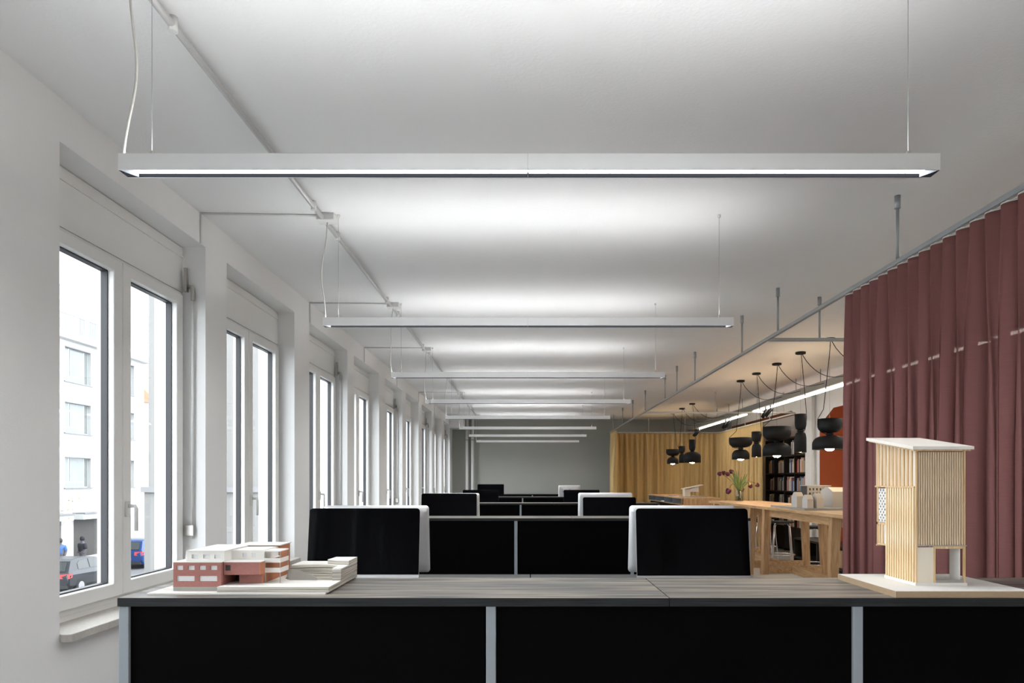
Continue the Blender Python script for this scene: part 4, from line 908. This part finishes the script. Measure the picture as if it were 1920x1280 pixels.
def make_car(xc, y0, col, label, suv=False, L=4.25):
    t = thing('car', (xc, y0 + L / 2, GZ), label, 'car', 'parked cars in the street')
    m = mat('paint_' + label.split()[0], col, .25, .3, noise=.02); gm = mat('car_glass', (.03, .035, .035), .08, noise=0); hw = .88; g = GZ; k = 1.08 if suv else 1.0
    sect = [(0, .38, .78), (.06, .25, .98), (.3, .22, 1.0), (1.2, .2, .98), (2.9, .2, .93), (3.9, .24, .80), (4.17, .3, .66), (4.25, .4, .55)]
    mb = MB(); vv = []; nn = 8
    for (yy, zb, zt) in sect:
        zt *= k; e = .06 if yy in (0, 4.25) else 0; a = hw - e
        for x, z in ((-a + .1, zb), (a - .1, zb), (a, zb + .15), (a, zt - .16), (a - .07, zt), (-a + .07, zt), (-a, zt - .16), (-a, zb + .15)): vv.append((xc + x, y0 + yy * L / 4.25, g + z))
    mb._add(vv, [(i*nn+j, i*nn+(j+1)%nn, (i+1)*nn+(j+1)%nn, (i+1)*nn+j) for i in range(len(sect)-1) for j in range(nn)], False)
    mb._add(vv[:nn], [list(range(nn))]); mb._add(vv[-nn:], [list(range(nn))[::-1]]); mb.build('body', m, t, bevel=.03)
    gs = [(.08, .93, .95, .80), (.42, .93, 1.40, .66), (.7, .93, 1.47, .64), (1.7, .93, 1.49, .63), (2.2, .93, 1.42, .63), (3.0, .9, .94, .76)]
    mb = MB(); vv = []
    for yy, zb, zt, a in gs:
        for x, z in ((-.80, zb), (.80, zb), (a, zt * k), (-a, zt * k)): vv.append((xc + x, y0 + yy * L / 4.25, g + z * (k if z == zb else 1)))
    mb._add(vv, [(i*4+j, i*4+(j+1)%4, (i+1)*4+(j+1)%4, (i+1)*4+j) for i in range(len(gs)-1) for j in range(4)]); mb._add(vv[:4], [(0,1,2,3)]); mb._add(vv[-4:], [(3,2,1,0)]); mb.build('cabin', m, t, bevel=.03)
    yy = lambda v: y0 + v * L / 4.25
    for s in (1, -1):
        X = lambda z: xc + s * (.80 - (z - .93) / .52 * .155 + .012)
        for poly in ([(.75, 1.03), (1.45, 1.02), (1.45, 1.40), (.95, 1.38), (.78, 1.28)], [(1.55, 1.02), (2.62, 1.0), (2.15, 1.36), (1.55, 1.40)]):
            mb = MB(); v2 = [(X(z), yy(a), g + z * k) for a, z in poly] + [(X(z) - s * .03, yy(a), g + z * k) for a, z in poly]; n = len(poly)
            mb._add(v2, [list(range(n)), list(range(n, 2*n))[::-1]] + [(i, (i+1)%n, n+(i+1)%n, n+i) for i in range(n)]); mb.build('side_window', gm, t)
        MB().hexa([(xc + s*.45, yy(-.015), g + .70*k), (xc + s*.875, yy(.02), g + .70*k), (xc + s*.89, yy(.2), g + .74*k), (xc + s*.45, yy(.1), g + .70*k), (xc + s*.45, yy(.0), g + .88*k), (xc + s*.86, yy(.04), g + .90*k), (xc + s*.875, yy(.22), g + .90*k), (xc + s*.45, yy(.1), g + .88*k)]).build('tail_light', mat('tail_light_red', (.55, .02, .02), .25), t)
        for wy in (.78, 3.4):
            wh = MB().tube([(xc + s * .70, yy(wy), g + .31), (xc + s * .895, yy(wy), g + .31)], .31, 20).build('wheel', mat('tyre_rubber', (.015, .015, .015), .8), t)
            MB().tube([(xc + s * .89, yy(wy), g + .31), (xc + s * .905, yy(wy), g + .31)], .19, 16).build('rim', mat('wheel_rim', (.5, .5, .52), .3, .8), wh)
    MB().hexa([(xc - .66, yy(.06), g + 1.0*k), (xc + .66, yy(.06), g + 1.0*k), (xc + .66, yy(.16), g + 1.0*k), (xc - .66, yy(.16), g + 1.0*k), (xc - .55, yy(.36), g + 1.36*k), (xc + .55, yy(.36), g + 1.36*k), (xc + .55, yy(.46), g + 1.36*k), (xc - .55, yy(.46), g + 1.36*k)]).build('rear_window', gm, t)
    B(xc - .27, xc + .27, yy(-.02), yy(.03), g + .52, g + .63).build('number_plate', FARF, t)
    B(xc - .8, xc + .8, yy(-.03), yy(.2), g + .28, g + .42).build('bumper', mat('bumper_black', (.02, .02, .02), .6), t)
make_car(-20.35, 29.0, (.035, .037, .043), 'grey hatchback parked in the street below the window')
make_car(-22.1, 37.6, (.012, .04, .15), 'blue car parked further along, seen past the window handle', suv=True)

def make_person(x, y, jac, label, turn, hood=False):
    g = GZ + .12; t = thing('person', (x, y, g), label, 'person', 'people walking outside')
    J = [(0,0,.95),(0,0,1.15),(0,0,1.38),(0,0,1.5),(0,0,1.6),(0,0,1.72), (.19,0,1.38),(.25,.02,1.12),(.22,-.12,.92), (-.19,0,1.38),(-.25,.02,1.12),(-.22,-.12,.92),
         (.1,0,.88),(.12,-.06,.5),(.12,.02,.08),(.13,-.14,.04), (-.1,0,.88),(-.12,.08,.5),(-.12,.16,.08),(-.13,.0,.04)]
    E = [(0,1),(1,2),(2,3),(3,4),(4,5),(2,6),(6,7),(7,8),(2,9),(9,10),(10,11),(0,12),(12,13),(13,14),(14,15),(0,16),(16,17),(17,18),(18,19)]
    rad = [.17,.17,.18,.06,.10,.09,.085,.065,.045,.085,.065,.045,.105,.07,.05,.045,.105,.07,.05,.045]
    rot = Matrix.Rotation(turn, 3, 'Z')
    def skin(name, idx, extra, m):
        mp = {a: i for i, a in enumerate(idx)}; me = bpy.data.meshes.new(name)
        me.from_pydata([tuple(rot @ Vector(J[a])) for a in idx], [(mp[a], mp[b]) for a, b in E if a in mp and b in mp], [])
        o = bpy.data.objects.new(name, me); C.objects.link(o); o.parent = t; me.materials.append(m)
        sk = o.modifiers.new('skin', 'SKIN'); o.modifiers.new('smooth', 'SUBSURF').levels = 1
        for i, a in enumerate(idx): me.skin_vertices[0].data[i].radius = (rad[a] + extra, rad[a] + extra)
        me.skin_vertices[0].data[0].use_root = True
        sk.use_smooth_shade = True; o.modifiers['smooth'].render_levels = 2; return o
    skin('body', list(range(20)), 0, mat('person_skin_trousers', (.10, .09, .10), .8))
    skin('jacket', [0,1,2,6,7,9,10], .03, jac)
    mb = MB(); mb.lathe(x, y, [(.001, g + 1.83), (.08, g + 1.81), (.12, g + 1.72), (.11, g + 1.62), (.07, g + 1.58)], 14); mb.build('hair', mat('dark_hair', (.04, .03, .025), .8) if not hood else jac, t)
make_person(-23.9, 34.9, mat('blue_jacket', (.05, .12, .3), .8), 'person in a blue jacket on the pavement behind the grey car', .5)
make_person(-23.6, 36.2, mat('dark_coat', (.015, .015, .02), .8), 'person in a dark hooded coat beside the blue jacket', -.4, True)

# budding street tree
t = thing('street_tree', (-13.6, 19.0, GZ), 'thin budding street tree with bare branches outside the first window', 'tree')
BARK = mat('thin_bark', (.16, .13, .11), .9, noise=.2); BUD = mat('young_leaf', (.26, .30, .12), .7, noise=.3)
rg = random.Random(4); br = MB(); lf = MB(); base = Vector((-13.9, 18.6, GZ + .1))
trunk = [base, base + Vector((.05, .05, 3.2)), base + Vector((.0, .15, 5.2)), base + Vector((.1, .2, 7.4))]
MB().tube(trunk, [.10, .08, .05, .02], 8).build('trunk', BARK, t)
def branch(p, d, ln, r, dep):
    pts = [p]; q_ = p.copy(); dd = d.copy()
    for k in range(5): dd = (dd + Vector((rg.uniform(-.25, .25), rg.uniform(-.25, .25), rg.uniform(-.12, .25)))).normalized(); q_ = q_ + dd * ln / 5; pts.append(q_.copy())
    br.tube(pts, [r * (1 - .15 * k) for k in range(6)], 5)
    for k in range(2, 6):
        if dep < 2: branch(pts[k], (dd + Vector((rg.uniform(-.9, .9), rg.uniform(-.9, .9), rg.uniform(-.5, .5)))).normalized(), ln * .5, r * .5, dep + 1)
        else:
            for e in range(1 if k % 2 else 0):
                c = pts[k] + Vector((rg.uniform(-.03, .03), rg.uniform(-.03, .03), rg.uniform(0, .05))); a = Vector((rg.uniform(-1, 1), rg.uniform(-1, 1), rg.uniform(.2, 1))).normalized(); b = a.orthogonal().normalized()
                lf._add([c, c + a * .04 + b * .02, c + a * .09, c + a * .04 - b * .02], [(0, 1, 2, 3)])
for k in range(11):
    f = k / 10; p = trunk[1].lerp(trunk[2], min(1, f * 1.4)) if f < .7 else trunk[2].lerp(trunk[3], (f - .7) / .3); a = rg.uniform(0, 2 * PI)
    branch(p, Vector((math.cos(a), math.sin(a) + .35, .35)).normalized(), rg.uniform(1.3, 2.2), .022, 0)
tag(br.build('branches', BARK, t), kind='stuff'); tag(lf.build('young_leaves', BUD, t), kind='stuff')
